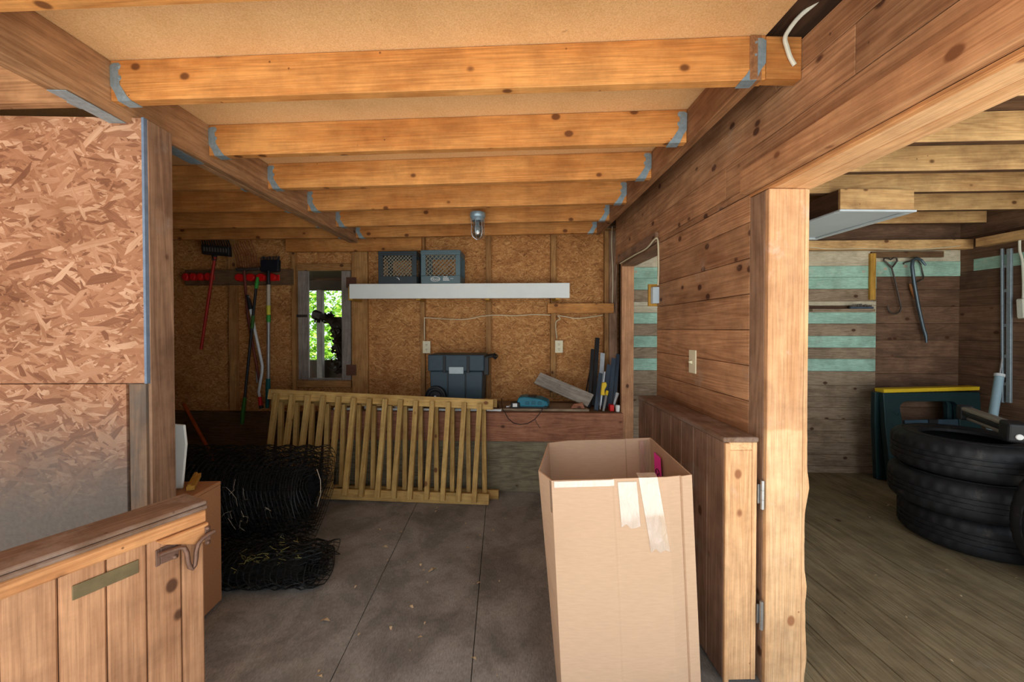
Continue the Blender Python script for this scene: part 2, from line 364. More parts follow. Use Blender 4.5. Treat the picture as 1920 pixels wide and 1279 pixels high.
M_OUTG = plain('shady_earth', (70, 66, 48), 0.95, nv=0.3, ns=4)
M_SHEDW = plain('dark_shed_board', (64, 52, 38), 0.8, nv=0.25, ns=6)
M_STRAW = plain('dry_leaf', (186, 164, 130), 0.8, nv=0.2, ns=30)
M_WEED = plain('dry_yellow_weed', (116, 112, 60), 0.8, nv=0.2, ns=30)
def m_tape():
    g = G('clear_packing_tape'); g.b.inputs['Base Color'].default_value = lin((186, 158, 134)); g.b.inputs['Roughness'].default_value = 0.16
    g.b.inputs['Specular IOR Level'].default_value = 1.0; g.b.inputs['Alpha'].default_value = 0.8; g.b.inputs['Coat Weight'].default_value = 1.0; g.b.inputs['Coat Roughness'].default_value = 0.08; g.b.inputs['Coat IOR'].default_value = 2.4
    p = g.vmul(g.obj(), (30, 30, 9)); bp = g.n('ShaderNodeBump', None, Height=g.noise(p, 2, 4, 0.6, 1.0), Strength=1.0, Distance=0.006)
    g.t.links.new(bp.outputs[0], g.b.inputs['Normal']); return g.mat
M_TAPE = m_tape()
def m_glass(name, tint, mixf):
    m = bpy.data.materials.new(name); m.use_nodes = True; t = m.node_tree; t.nodes.remove(t.nodes['Principled BSDF'])
    tr = t.nodes.new('ShaderNodeBsdfTransparent'); tr.inputs[0].default_value = tint
    gl = t.nodes.new('ShaderNodeBsdfGlossy'); gl.inputs['Roughness'].default_value = 0.04
    mx = t.nodes.new('ShaderNodeMixShader'); mx.inputs[0].default_value = mixf
    t.links.new(tr.outputs[0], mx.inputs[1]); t.links.new(gl.outputs[0], mx.inputs[2]); t.links.new(mx.outputs[0], t.nodes['Material Output'].inputs[0]); return m
M_PANE = m_glass('window_glass', (0.93, 0.95, 0.93, 1), 0.05)
M_JAR = m_glass('ribbed_jar_glass', (0.72, 0.78, 0.80, 1), 0.28)
def m_leaf():
    g = G('sunlit_leaf'); rnd = g.n('ShaderNodeNewGeometry').outputs['Random Per Island']
    col = g.ramp(rnd, [(0.0, lin((70, 120, 24))), (0.5, lin((140, 186, 48))), (1.0, lin((206, 226, 110)))])
    g.put(g.b.inputs['Base Color'], col); g.b.inputs['Roughness'].default_value = 0.5
    tl = g.n('ShaderNodeBsdfTranslucent', None, Color=col); mx = g.n('ShaderNodeMixShader', None, _0=0.5, _1=g.b.outputs[0], _2=tl.outputs[0])
    g.t.links.new(mx.outputs[0], g.t.nodes['Material Output'].inputs[0]); return g.mat
M_LEAF = m_leaf()

# ================================================================== STRUCTURE
JB, JT = 2.089, 2.229
XP = 0.955
def yb(X, d=0.0): return YB - SK * X - d
def yr(X, d=0.0): return YR - SK * X - d
def wbox(mb, x0, x1, z0, z1, d0, d1, mi=0, f=None):       # box lying along a cross wall: d0..d1 in front of it
    f = f or yb
    vs = [Vector((x, f(x, d), z)) for z in (z0, z1) for d in (d1, d0) for x in (x0, x1)]
    return mb.add(vs, [(0, 2, 3, 1), (4, 5, 7, 6), (0, 1, 5, 4), (2, 6, 7, 3), (0, 4, 6, 2), (1, 3, 7, 5)], mi)
def pbox(mb, px0, py0, px1, py1, d0, d1, mi=0, right=False):   # the same from two corners read on the front face
    a = (pr if right else pw)(px0, py0, d1); b = (pr if right else pw)(px1, py1, d1)
    wbox(mb, min(a.x, b.x), max(a.x, b.x), min(a.z, b.z), max(a.z, b.z), d0, d1, mi, yr if right else yb); return mb

# floors
mb = MB()
xs = [-3.4, -1.852, -0.632, -0.113, 1.03]
for x0, x1 in zip(xs[:-1], xs[1:]):
    for y0, y1 in ((-0.6, 0.75), (0.75, 3.19), (3.19, 4.0)): mb.box((x0 + .0015, y0 + .0015, -0.03), (x1 - .0015, y1 - .0015, 0))
mb.box((-3.4, -0.6, -0.06), (1.03, 4.0, -0.031))
struct('floor', mb, M_FLOOR, 0.0015)
mb = MB(); x = 1.03
while x < 4.4:
    w = random.choice((0.13, 0.15, 0.17, 0.14)); mb.box((x + .0015, -0.6, -0.03), (x + w - .0015, 3.7, 0)); x += w
mb.box((1.03, -0.6, -0.06), (4.5, 3.7, -0.031))
o = struct('floor_right_room', mb, W('floorb', 'y'), 0.002); o['kind'] = 'structure'
# ground outside
struct('ground', MB().box((-15, -18, -0.2), (15, -0.6, -0.06)), M_DIRTG)
struct('ground_behind', MB().box((-15, 4.0, -0.2), (15, 16, -0.06)), M_OUTG)
# ceilings
mb = MB(); mb.box((-3.4, -0.45, JT), (0.838, 2.44, JT + .03)); mb.box((-3.4, 2.443, JT), (0.838, 4.0, JT + .03))
struct('ceiling', mb, M_CEIL, 0.001)
mb = MB()
for i in range(4): mb.box((-3.4, -0.45 + i * 1.12, JT + .032), (1.06, -0.45 + i * 1.12 + 1.115, JT + .06))
struct('ceiling_upper_deck', mb, W('darkwood', 'y'))
mb = MB()
yy = -0.5
while yy < 3.7: mb.box((1.0, yy, 2.335), (4.5, yy + .138, 2.36)); yy += .14
struct('ceiling_right_room', mb, W('darkboard', 'x'))

# main back wall: strand board sheathing with the window hole, studs as its parts
wa, wb_ = pw(577, 506), pw(642, 713)
mb = MB()
zt = JT; zled = pw(430, 770).z
wbox(mb, -3.4, wa.x, 0, zt, -.012, 0); wbox(mb, wb_.x, 1.09, 0, zt, -.012, 0)
wbox(mb, wa.x, wb_.x, 0, wb_.z, -.012, 0); wbox(mb, wa.x, wb_.x, wa.z, zt, -.012, 0)
back = struct('wall_back', mb, M_OSB_BACK)
def stud(px0, px1, py0, py1, kind='stud', d=0.055, axis='z'):
    mk('stud', pbox(MB(), px0, py0, px1, py1, 0, d), W(kind, axis), back, 0.002)
zc = 745
for a, b in ((427, 443), (788, 797), (911, 921), (1033, 1042), (1134, 1141)): stud(a, b, 432, zc if a > 600 else 770)
stud(546, 554, 470, 745); stud(659, 690, 470, 745, d=0.04); stud(1143, 1157, 432, 745, 'oldpost', d=0.075)
mk('ledger_board', pbox(MB(), 535, 443, 790, 470, 0.056, 0.094), W('joist', 'x'), back, 0.002)
mk('blocking_board', pbox(MB(), 1027, 569, 1151, 587, 0.076, 0.112), W('joist', 'x'), back, 0.002)
mk('tool_board', pbox(MB(), 346, 506, 549, 534, 0.056, 0.076), W('rackboard', 'x'), back, 0.002)
mb = MB(); a = pw(330, 770, 0.02); wbox(mb, -3.4, pw(613, 770).x, 0, a.z, 0.0, 0.02)
mk('plywood_skirt', mb, W('plydark', 'x'), back, 0.001)
mk('plywood_cap', wbox(MB(), -3.4, pw(508, 770).x, a.z - .02, a.z, .021, .057), W('plydark', 'x'), back, .001)
# left side wall and the strand board partition on the left
mb = MB(); zz = 0.0
while zz < 2.2: mb.box((-3.42, -0.6, zz), (-3.4, 4.0, zz + .137)); zz += .138
mb.box((-3.46, -0.6, 0), (-3.421, 4.0, 2.23))
struct('wall_left', mb, W('old', 'y'))
XO = -1.392; YO = 1.50
mb = MB(); zs = at(150, 720, YO).z
mb.box((-3.4, YO, zs + .002), (-1.313, YO + .012, 2.072)); mb.box((-3.4, YO, 0), (at(237, 800, YO).x, YO + .012, zs - .001))
part = struct('wall_partition_left', mb, M_OSB_LEFT, 0.001)
xa = at(243, 800, YO).x
mk('lower_board', MB().box((xa, YO + .001, 0), (-1.311, YO + .014, zs - .001)), wood('grimy_board', (140, 112, 88), (96, 78, 64), 'z', 0.1, 0.05, stain=(86, 80, 74), stainamt=0.6), part, .001)
mk('metal_edge', MB().box((-1.3125, YO - .002, zs), (-1.304, YO + .013, 2.072)), plain('blue_grey_edge_strip', (104, 120, 140), 0.5, nv=0.2), part)

# partition on the right: horizontal boards, doorway, header opening
mb = MB(); ymax = 3.31; k = -10
Y0P, Y1P, YD0, YD1 = 1.512, 2.42, 3.15, ymax
while True:
    z0 = 1.297 + .138 * k; z1 = z0 + .138; k += 1
    if z1 < 0.02: continue
    if z0 > 2.2: break
    z0 = max(z0, 0.0); z1 = min(z1, 2.223); e = .0012
    def pl(y0, y1, za, zb_): mb.box((XP, y0, za + e), (XP + .019, y1, zb_ - e))
    if z0 >= 1.80: pl(-0.6, 1.06 + (k % 3) * .31, z0, z1); pl(1.06 + ((k) % 3) * .31 + .001, ymax, z0, z1)
    elif z1 > 1.80: pl(-0.6, Y1P + .02, 1.82, z1); pl(Y1P + .021, ymax, 1.835, z1); pl(Y0P, Y1P, z0, 1.818)
    else: pl(Y0P, Y1P, z0, z1)
wall_r = struct('wall_right', mb, W('old', 'y'), 0.0015)
# its studs and the boards on the other face
mb = MB(); mb.box((XP + .02, Y0P, 0), (XP + .10, Y0P + .04, 1.8)); mk('stud', mb, W('oldpost', 'z'), wall_r, .002)
mb = MB(); mb.box((XP + .02, Y1P - .04, 0), (XP + .10, Y1P - .001, 1.82)); mk('stud', mb, W('oldpost', 'z'), wall_r, .002)
mb = MB(); mb.box((XP + .101, 1.54, 0), (XP + .12, Y1P, 1.8)); mb.box((XP + .101, -0.6, 1.85), (XP + .12, 3.5, 2.20)); mk('rear_boarding', mb, W('old', 'y'), wall_r, .002)
mk('corner_board', MB().box((1.085, 3.30, 0), (1.10, 3.66, 2.3)), W('darkwood', 'z'), wall_r, .002)
# doorway lining
dw = bpy.data.objects.new('door_1', None); C.objects.link(dw); dw['kind'] = 'structure'; WM[dw] = Matrix.Identity(4)
mk('jamb', MB().box((XP - .002, 3.13, 0), (XP + .095, 3.168, 1.825)), W('doorface', 'z'), dw, .002)
mk('head_trim', MB().box((XP - .022, 2.40, 1.828), (XP - .001, 3.19, 1.89)), W('oldpost', 'y'), dw, .002)
mk('head_jamb', MB().box((XP - .002, 2.385, 1.795), (XP + .10, 3.129, 1.826)), W('oldpost', 'y'), dw, .002)
# post and header of the wide opening into the right room
t = thing('opening_post', 'stout timber post with a pale front face and bark edge beside the half door', 'post', (1.035, 1.45, 0))
mk('timber', MB().box((XP, 1.425, 0), (1.10, 1.511, 1.802)), W('oldpost', 'z'), t, .002)
mk('facing_board', MB().box((XP + .001, 1.403, 0), (1.088, 1.4245, 1.802)), W('postface', 'z'), t, .002)
mb = MB(); n = 60; prev = None; vs = []
for i in range(n + 1):
    z = 1.802 * i / n; w = 0.018 + .004 * math.sin(z * 9) + (.012 * math.exp(-((z - .72) / .05) ** 2) + .007 * math.exp(-((z - .36) / .04) ** 2) + .006 * math.exp(-((z - .1) / .05) ** 2)) + random.uniform(-.001, .001)
    if z > 1.0: w = 0.02
    vs += [(1.0885, 1.404, z), (1.0885 + w, 1.411, z), (1.0885 + w * .9, 1.4245, z), (1.0885, 1.4245, z)]
fs = []
for i in range(n):
    for q in range(4): fs.append((i * 4 + q, i * 4 + (q + 1) % 4, (i + 1) * 4 + (q + 1) % 4, (i + 1) * 4 + q))
fs += [(3, 2, 1, 0), (n * 4, n * 4 + 1, n * 4 + 2, n * 4 + 3)]
mb.add(vs, fs); mk('bark_edge', mb, W('fresh', 'z'), t)['label'] = 'wavy bark edged strip'
hd = bpy.data.objects.new('header_beam', None); C.objects.link(hd); WM[hd] = Matrix.Identity(4)
tag(hd, 'double timber header over the wide opening to the right room, pale underside', 'beam')
mk('beam', MB().box((XP + .021, -0.6, 1.805), (1.052, 1.512, 1.848)), W('fresh', 'y'), hd, .002)
mk('beam', MB().box((1.054, -0.6, 1.804), (1.117, 1.512, 1.95)), W('fresh', 'y'), hd, .002)
mk('beam', MB().box((XP - .002, -0.6, 1.805), (XP + .0195, 1.512, 1.8165)), W('orange', 'y'), hd, .001)
mk('face_board', MB().box((XP - .040, -0.6, 1.817), (XP - .001, 1.513, 1.904)), W('faceboard', 'y'), hd, .002)

# right room walls
mb = MB()
zp = [pr(1590, y).z for y in (472, 490, 513, 541, 559.5, 565)]
bands = [(472, 499, 1), (499, 520, 0), (520, 542, 0), (542, 565, 2), (565, 573, 1), (573, 586, 1), (586, 607, 0), (607, 630, 2), (630, 652, 0), (652, 673, 2), (673, 696, 0), (696, 722, 2), (722, 744, 2), (744, 764, 2), (764, 786, 2), (786, 808, 2), (808, 830, 2), (830, 852, 2), (852, 874, 2), (874, 899, 2)]
xsplit = pr(1641, 560).x; xc = 4.07
for a, b, m in bands:
    z1, z0 = pr(1590, a).z, max(0, pr(1590, b).z)
    if z1 - z0 < .01: continue
    wbox(mb, 1.10, xsplit - .001, z0 + .001, z1 - .001, -.02, 0.012, m, yr)
z = 0
zm1, zm0 = pr(1760, 490).z, pr(1760, 518).z; ztop = pr(1760, 472).z
while z < zm0 - .02:
    z1 = min(z + .15, zm0); wbox(mb, xsplit + .001, xc, z + .001, z1 - .001, -.02, 0, 3, yr); z = z1
wbox(mb, xsplit + .001, xc, zm0, zm1 - .001, -.02, 0.004, 0, yr); wbox(mb, xsplit + .001, xc, zm1, 2.04, -.02, 0.002, 1, yr)
wbox(mb, 1.10, xc, 2.04, 2.34, -.02, 0.0, 3, yr); wbox(mb, 1.10, xsplit - .001, ztop - .002, 2.04, -.02, 0.01, 1, yr)
wbox(mb, 1.0, xc + .3, -.05, 2.36, -.06, -.0205, 3, yr)
rb = struct('wall_right_room_back', mb, [W('mint', 'x'), W('cream', 'x'), W('bare', 'x'), W('darkboard', 'x')], .0015)
mk('yellow_batten', pbox(MB(), 1633, 475, 1642, 562, .013, .035, right=True), W('yellowwood', 'z'), rb, .001)
mk('top_batten', pbox(MB(), 1635, 472, 1770, 482, .006, .03, right=True), W('rackboard', 'x'), rb, .001)
mk('top_plate', wbox(MB(), 1.1, xc, pr(1600, 472).z, pr(1600, 455).z, .036, .10, 0, yr), W('rjoist', 'x'), rb, .002)
mb = MB(); z = 0
while z < 2.3: mb.box((xc, 1.1, z + .001), (xc + .02, 3.6, z + .149), 0); z += .15
mb.box((xc + .021, 1.1, -.05), (xc + .06, 3.6, 2.36), 0)
rw = struct('wall_right_room_side', mb, [W('darkboard', 'y'), W('mint', 'y')], .0015)
zz1 = at(1900, 484, 3.2).z
mk('painted_board', MB().box((xc - .004, 1.1, 1.80), (xc - .0005, 3.33, 1.90)), W('mint', 'y'), rw)
mk('top_plate', MB().box((xc - .09, 1.1, 1.99), (xc - .005, 3.25, 2.06)), W('rjoist', 'y'), rw, .002)

# ================================================================== JOISTS, GIRDERS, POST
def hanger(mb, F, w):      # F(u, v, z): u along the joist from its end, v = 0 front face (towards us), z from its underside
    def plate(poly, v0, v1):
        ps = [F(u, v0, z) for u, z in poly]; mb.prism(ps, F(0, v1, 0) - F(0, v0, 0))
    prof = [(.012, .128), (.034, .128), (.040, .120), (.037, .110), (.030, .104), (.031, .088), (.040, .083), (.041, .074), (.034, .066), (.036, .054), (.062, .014), (.076, -.001), (.030, -.001), (.016, .03), (.002, .05), (.001, .12)]
    plate(prof, -.0022, -.0002)
    plate([(.030, -.003), (.076, -.003), (.076, -.0005), (.030, -.0005)], -.0022, w + .002)
    for u, z in ((.032, .115), (.033, .076)):
        c = F(u, -.0022, z); mb.lathe([(0, .0025), (.004, .002), (.0045, 0)], Matrix.Translation(c) @ (F(0, -1, 0) - F(0, 0, 0)).to_track_quat('Z', 'Y').to_matrix().to_4x4(), 10)
    return mb
def joist(label, p0, p1, zb=JB, h=.138, w=.038, kind='joist', hl=True, hr=True, name='ceiling_joist', group='main ceiling joists', lat=True):
    """underside front edge from p0 (left end) to p1 (right end)"""
    a, b = Vector((p0[0], p0[1], zb)), Vector((p1[0], p1[1], zb)); L = (b - a).length; rz = math.atan2(b.y - a.y, b.x - a.x)
    t = thing(name, label, 'joist', a, rz, group); Mw = WM[t]
    mb = MB().box((0.001, 0, 0), (L - .001, w, h), M=Mw)
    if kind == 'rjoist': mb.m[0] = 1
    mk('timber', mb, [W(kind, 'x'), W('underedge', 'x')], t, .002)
    if hl: mk('joist_hanger', hanger(MB(), lambda u, v, z: Mw @ Vector((u, v, z)), w), M_GALV, t)
    if hr: mk('joist_hanger', hanger(MB(), lambda u, v, z: Mw @ Vector((L - u, v, z)), w), M_GALV, t)
    return t
XGR = lambda y: -1.352 + .045 * (y - 1.43)
jr = [0.84, 1.247, 1.672, 2.068, 2.478, 2.875, 3.255]; jl = [1.01, 1.425, 1.860, 2.285, 2.705, 3.115, 3.49]
names = ['ceiling joist closest to the open front, only its lower edge showing', 'first fully visible ceiling joist from the front, with large wavy steel hangers', 'second whole ceiling joist, between the wide bays of tan board', 'third whole ceiling joist counted from the open front', 'fourth whole ceiling joist, next in front of the one with the jar lamp', 'fifth whole ceiling joist, carrying the caged jar lamp', 'rearmost ceiling joist close to the back wall']
for i in range(7):
    y0, y1 = jl[i], jr[i]
    joist(names[i], (XGR(y0) + .001, y0), (.784 if i > 1 else .836, y1), hr=(i > 0))
for i, lb in ((1, 'short dark joist above the pink strand board partition'), (3, 'first short joist seen left of the girder beyond the post'), (4, 'knotty short joist left of the girder, second beyond the post'), (5, 'short joist left of the girder, last before the rake'), (6, 'rear short joist left of the girder above the rake head')):
    y = jl[i]
    joist(lb, (-3.39, y + .14), (XGR(y) - .079, y + .005), hl=False, kind='girder' if i == 1 else 'joist', group='short joists left of the girder')
t = thing('girder', 'doubled ceiling girder on the left, crossing over the grey post', 'beam', (-1.35, .5, JB - .036))
for off, e in ((0, 0), (-.039, .0)):
    mk('timber', MB().bar((XGR(-.3) - .019 + off, -.3, (JB - .036 + JT) / 2), (XGR(3.6) - .019 + off, 3.53, (JB - .036 + JT) / 2), .037, JT - JB + .034, (0, 0, 1)), W('girder', 'y'), t, .002)
for y in (1.30, 1.66): mk('steel_strap', MB().box((XGR(y) - .07, y, JB - .039), (XGR(y) - .01, y + .20, JB - .0372)), M_GALV, t)
single('rim_joist', MB().box((.785, 1.247, JB - .002), (.823, 3.31, JT - .001)), W('rim', 'y'), 'brown rim joist on the right carrying the ceiling joist ends', 'joist', (.8, 1.25, JB), bevel=.002)
single('blocking', MB().box((.838, 1.25, JB + .005), (.953, 1.288, JT - .002)), W('joist', 'x'), 'short wood block between the nearest joist end and the board wall', 'block', (.9, 1.26, JB), bevel=.002)
# post under the girder, notched round it
t = thing('support_post', 'weathered grey brown post at the edge of the pink strand board partition', 'post', (-1.345, 1.56, 0))
yp0, yp1 = 1.513, 1.622
zt0 = JB - .038
poly = [(-1.392, yp0, 0), (-1.302, yp0, 0), (-1.302, yp0, 2.072), (-1.332, yp0, 2.072), (-1.338, yp0, zt0), (-1.392, yp0, zt0)]
mk('timber', MB().prism(poly, (0, yp1 - yp0, 0)), W('oldpost', 'z'), t, .002)
# right room joists
lab = ['overhead joist of the right room nearest the header, mostly hidden', 'right room joist with faint stamped marks, first below the header', 'right room joist that ends short at a dark gap', 'right room joist above the white bottomed box', 'right room joist just behind the white bottomed box', 'rear right room joist above the painted boards']
yj = [1.62, 2.0, 2.36, 2.72, 3.14, 3.52]
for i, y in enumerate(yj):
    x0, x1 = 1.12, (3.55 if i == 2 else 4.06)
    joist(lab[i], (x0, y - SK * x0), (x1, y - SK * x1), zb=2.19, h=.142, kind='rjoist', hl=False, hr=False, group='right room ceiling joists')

# ================================================================== HALF DOORS
# left leaf, standing open towards us
a0 = R(62.1); E = Vector((-.883, 1.2, 0))
t = thing('half_door', 'open wooden half door with rusty latch and brass plate at lower left', 'half door', E, a0, 'stable half doors'); Mw = WM[t]
mb = MB(); x = 0.0; ws = [.057, .078, .079, .083, .085, .09, .1, .09, .1, .1]
for w in ws:
    vs0, vs1 = x - w + .001, x - .001
    mb.add([Mw @ Vector(v) for v in [(vs0, .004, .02), (vs0 + .004, 0, .02), (vs1 - .004, 0, .02), (vs1, .004, .02), (vs1, .019, .02), (vs0, .019, .02), (vs0, .004, .726), (vs0 + .004, 0, .726), (vs1 - .004, 0, .726), (vs1, .004, .726), (vs1, .019, .726), (vs0, .019, .726)]],
           [(5, 4, 3, 2, 1, 0), (6, 7, 8, 9, 10, 11)] + [(q, (q + 1) % 6, (q + 1) % 6 + 6, q + 6) for q in range(6)])
    x -= w
mk('face_boards', mb, W('doorface', 'z'), t)
mk('core_frame', MB().box((-.9, .0195, .02), (-.001, .085, .745), M=Mw), W('doordark', 'x'), t, .002)
mk('rear_boards', MB().box((-.9, .0855, .02), (-.001, .104, .745), M=Mw), W('doordark', 'z'), t, .002)
mk('top_rail', MB().box((-.9, -.006, .7265), (0.004, .019, .7655), M=Mw), W('orange', 'x'), t, .004)
mk('rail_stub', MB().prism([Mw @ Vector(v) for v in [(-.105, -.012, .712), (-.03, -.012, .676), (.006, -.012, .670), (.006, -.012, .7255), (-.118, -.012, .7255)]], Mw.to_3x3() @ Vector((0, .0115, 0))), W('orange', 'x'), t, .002)
mb = MB(); mb.box((-.9, -.010, .766), (.006, .030, .7775), M=Mw); mb.box((-.9, -.006, .778), (.006, .114, .79), M=Mw)
mk('top_cap', mb, W('dusty', 'x'), t, .003)
# brass plate and latch
mk('brass_plate', MB().box((-.275, -.0035, .660), (-.153, -.0002, .695), M=Mw), M_BRASS, t, .001)
lt = mk('latch', MB().box((-.118, -.0045, .655), (-.108, -.0002, .700), M=Mw).box((-.1075, -.0045, .657), (-.066, -.0002, .702), M=Mw).box((-.006, -.0165, .664), (.0085, -.0125, .716), M=Mw), M_RUST, t, .001)
def loc(*pts): return [Mw @ Vector(p) for p in pts]
mk('bolt_rod', MB().tube(loc((-.116, -.016, .690), (-.095, -.017, .690), (-.070, -.018, .688), (-.060, -.021, .684), (-.055, -.024, .668), (-.053, -.026, .640), (-.050, -.027, .625), (-.044, -.028, .618), (-.038, -.027, .624), (-.035, -.026, .640), (-.033, -.025, .662), (-.027, -.024, .680), (-.015, -.024, .691), (.004, -.022, .696), (.016, -.022, .697)), .0062, 12), M_RUST, lt)
mb = MB()
for x, z in ((-.074, .698), (-.074, .662), (.0015, .711), (.0015, .669)):
    mb.lathe([(0, .006), (.005, .004), (.007, 0)], Mw @ Matrix.Translation((x, -.0048 if x < -.03 else -.0167, z)) @ Matrix.Rotation(R(90), 4, 'X'), 10)
mk('latch_bolt_heads', mb, M_RUST, lt)

# right leaf, folded flat against the boarded partition
t = thing('half_door', 'thick open half door folded against the brown board partition, dusty top', 'half door', (.87, 1.42, 0), 0, 'stable half doors')
y = 1.419; mb = MB()
for i in range(8):
    y1 = y + .1125
    mb.add([(.811, y + .001, .02), (.807, y + .005, .02), (.807, y1 - .005, .02), (.811, y1 - .001, .02), (.825, y1 - .001, .02), (.825, y + .001, .02), (.811, y + .001, .888), (.807, y + .005, .888), (.807, y1 - .005, .888), (.811, y1 - .001, .888), (.825, y1 - .001, .888), (.825, y + .001, .888)],
           [(5, 4, 3, 2, 1, 0), (6, 7, 8, 9, 10, 11)] + [(q, (q + 1) % 6, (q + 1) % 6 + 6, q + 6) for q in range(6)])
    y = y1
mk('face_boards', mb, W('doordark', 'z'), t)
mk('end_stile', MB().box((.8255, 1.421, .012), (.9135, 1.459, .858)), W('fresh', 'z'), t, .002)
mk('edge_strip', MB().box((.807, 1.405, .012), (.8245, 1.4185, .888)), W('fresh', 'z'), t, .002)
mk('end_rail', MB().box((.8255, 1.421, .8585), (.9135, 2.315, .888)), W('fresh', 'y'), t, .002)
mk('core_frame', MB().box((.8255, 1.46, .012), (.9135, 2.315, .858)), W('doordark', 'z'), t, .002)
mk('rear_boards', MB().box((.914, 1.42, .012), (.932, 2.315, .888)), W('fresh', 'z'), t, .002)
mk('top_cap', MB().box((.803, 1.412, .8885), (.934, 2.32, .908)), W('dusty', 'y'), t, .006, seg=3)
for z in (.70, .26):
    h = mk('hinge', MB().box((.9325, 1.416, z - .035), (.9545, 1.4185, z + .035)), M_STEEL, t)
    mb = MB()
    for q in range(3): mb.tube([(.944, 1.408, z - .052 + q * .035), (.944, 1.408, z - .052 + q * .035 + .034)], .0065, 14)
    mk('hinge_barrel', mb, M_STEEL, h)

# ================================================================== WORKBENCH
YF = 3.185
def yf(X, d=0.0): return YF - SK * X - d
def pf(px, py, d=0.0): return hit(px, py, (SK, 1, 0), YF - d)
ZB = pf(1000, 772).z
xl, xr = pf(613, 800).x, XP - .003
t = thing('workbench', 'built-in bench along the back wall with brown front board and plywood skirt', 'workbench', ((xl + xr) / 2, yf(0, -.2), 0))
mb = MB(); mb.add([(xl, yf(xl), ZB - .02), (xr, yf(xr), ZB - .02), (xr, yb(xr, .002), ZB - .02), (xl, yb(xl, .002), ZB - .02), (xl, yf(xl), ZB), (xr, yf(xr), ZB), (xr, yb(xr, .08), ZB), (xl, yb(xl, .06), ZB)], [(3, 2, 1, 0), (4, 5, 6, 7), (0, 1, 5, 4), (1, 2, 6, 5), (2, 3, 7, 6), (3, 0, 4, 7)])
for v in mb.v:
    if v.y > 3.3: v.y = yb(v.x, .076)
mk('bench_top', mb, W('rackboard', 'x'), t, .001)
zf = pf(1000, 826).z
mk('front_board', wbox(MB(), xl, xr, zf, ZB - .001, .0005, .038, 0, yf), W('benchfront', 'x'), t, .002)
mk('plywood_front', wbox(MB(), pf(630, 800).x, xr, 0.002, zf - .001, .004, .016, 0, yf), W('ply', 'x'), t, .001)
mk('side_leg', MB().box((xl, yf(xl) - .0, 0), (xl + .04, yf(xl) + .09, ZB - .021)), W('darkwood', 'z'), t, .002)
mk('rear_leg', MB().box((xl, yb(xl) - .16, 0), (xl + .04, yb(xl) - .08, ZB - .021)), W('darkwood', 'z'), t, .002)
def onb(px, py): return atz(px, py, ZB)
def yawb(): return WANG

# thin board, gray plank, scrap on the bench
a, b = pf(936, 769, -.03), pf(1104, 765, -.03)
mb = MB(); zc0 = ZB + .0005
mb.prism([Vector((a.x, yf(a.x, -.02), zc0)), Vector((b.x, yf(b.x, -.02), zc0)), Vector((b.x - .04, yf(b.x) + .28, zc0)), Vector((a.x - .02, yf(a.x) + .36, zc0))], (0, 0, .018))
single('bench_board', mb, W('bare', 'x'), 'flat thin board lying on the bench under the teal tool', 'board', (a.x, yf(a.x), ZB), bevel=.001)
ZS = ZB + .019
p0 = hit(1107, 757, (SK, 1, 0), YF + .10); p1 = hit(1008, 709, (SK, 1, 0), YF + .37)
p0.z = max(p0.z, ZS + .055)
d = (p1 - p0).normalized(); nrm = Vector((0.25, -1, .25)); Mp = barM(p0, p1, nrm)
mb = MB().bar(p0, p1, .115, .018, nrm)
o = mk('plank', mb, W('greyboard', 'z'), None, .001, Mp); tag(o, 'weathered grey plank leaning on the bench beside the teal tool', 'plank')
c = hit(1082, 756, (SK, 1, 0), YF + .06); 
single('wood_offcut', MB().prism([(c.x - .05, c.y, ZS + .0005), (c.x + .06, c.y - .01, ZS + .0005), (c.x + .045, c.y, ZS + .045), (c.x - .03, c.y + .01, ZS + .03)], (0, .02, 0)), W('benchfront', 'x'), 'small brown wedge offcut lying at the foot of the grey plank', 'offcut', (c.x, c.y, ZS), bevel=.001)

# wheeled tool chest
bl = hit(803, 748, (SK, 1, 0), YB - .40); br = hit(914, 748, (SK, 1, 0), YB - .40)
z0 = ZB + .001; ztp = hit(860, 665, (SK, 1, 0), YB - .40).z
def ytc(X, d=0.0): return YB - .40 - SK * X - d
t = thing('tool_chest', 'wheeled slate blue tool chest standing on the bench', 'tool chest', ((bl.x + br.x) / 2, ytc((bl.x + br.x) / 2, -.15), ZB), WANG); Mw = WM[t]
wid = (br.x - bl.x); hx = wid / 2; hgt = ztp - z0
mb = MB(); zl = hgt * .68
def frus(mb, x0, x1, y0, y1, z0, z1, tp):
    return mb.add([Mw @ Vector(v) for v in [(x0 + tp, y0 + tp, z0), (x1 - tp, y0 + tp, z0), (x1 - tp, y1 - tp, z0), (x0 + tp, y1 - tp, z0), (x0, y0, z1), (x1, y0, z1), (x1, y1, z1), (x0, y1, z1)]], [(3, 2, 1, 0), (4, 5, 6, 7), (0, 1, 5, 4), (1, 2, 6, 5), (2, 3, 7, 6), (3, 0, 4, 7)])
frus(mb, -hx + .02, hx - .03, -.14, .15, .001, zl, .012)
mk('body', mb, M_TOTE, t, .008, seg=2)
mk('drawer_panel', frus(MB(), -.07, .07, -.146, -.139, .012, zl - .02, .003), M_TOTE, t, .002)
mb = MB()
for x in (-.075, .075): mb.box((x - .004, -.1475, .01), (x + .004, -.1385, zl - .012), M=Mw)
mb.box((-.079, -.1475, zl - .02), (.079, -.1385, zl - .012), M=Mw)
mk('drawer_groove', mb, M_BLACK, t)
ld = mk('lid', frus(MB(), -hx + .008, hx - .016, -.155, .155, zl + .002, hgt, 0), M_TOTE, t, .01, seg=2)
for x in (-.10, .10): mk('lid_strap', MB().box((x - .012, -.163, zl - .01), (x + .012, -.154, hgt - .012), M=Mw), M_BLACK, ld, .002)
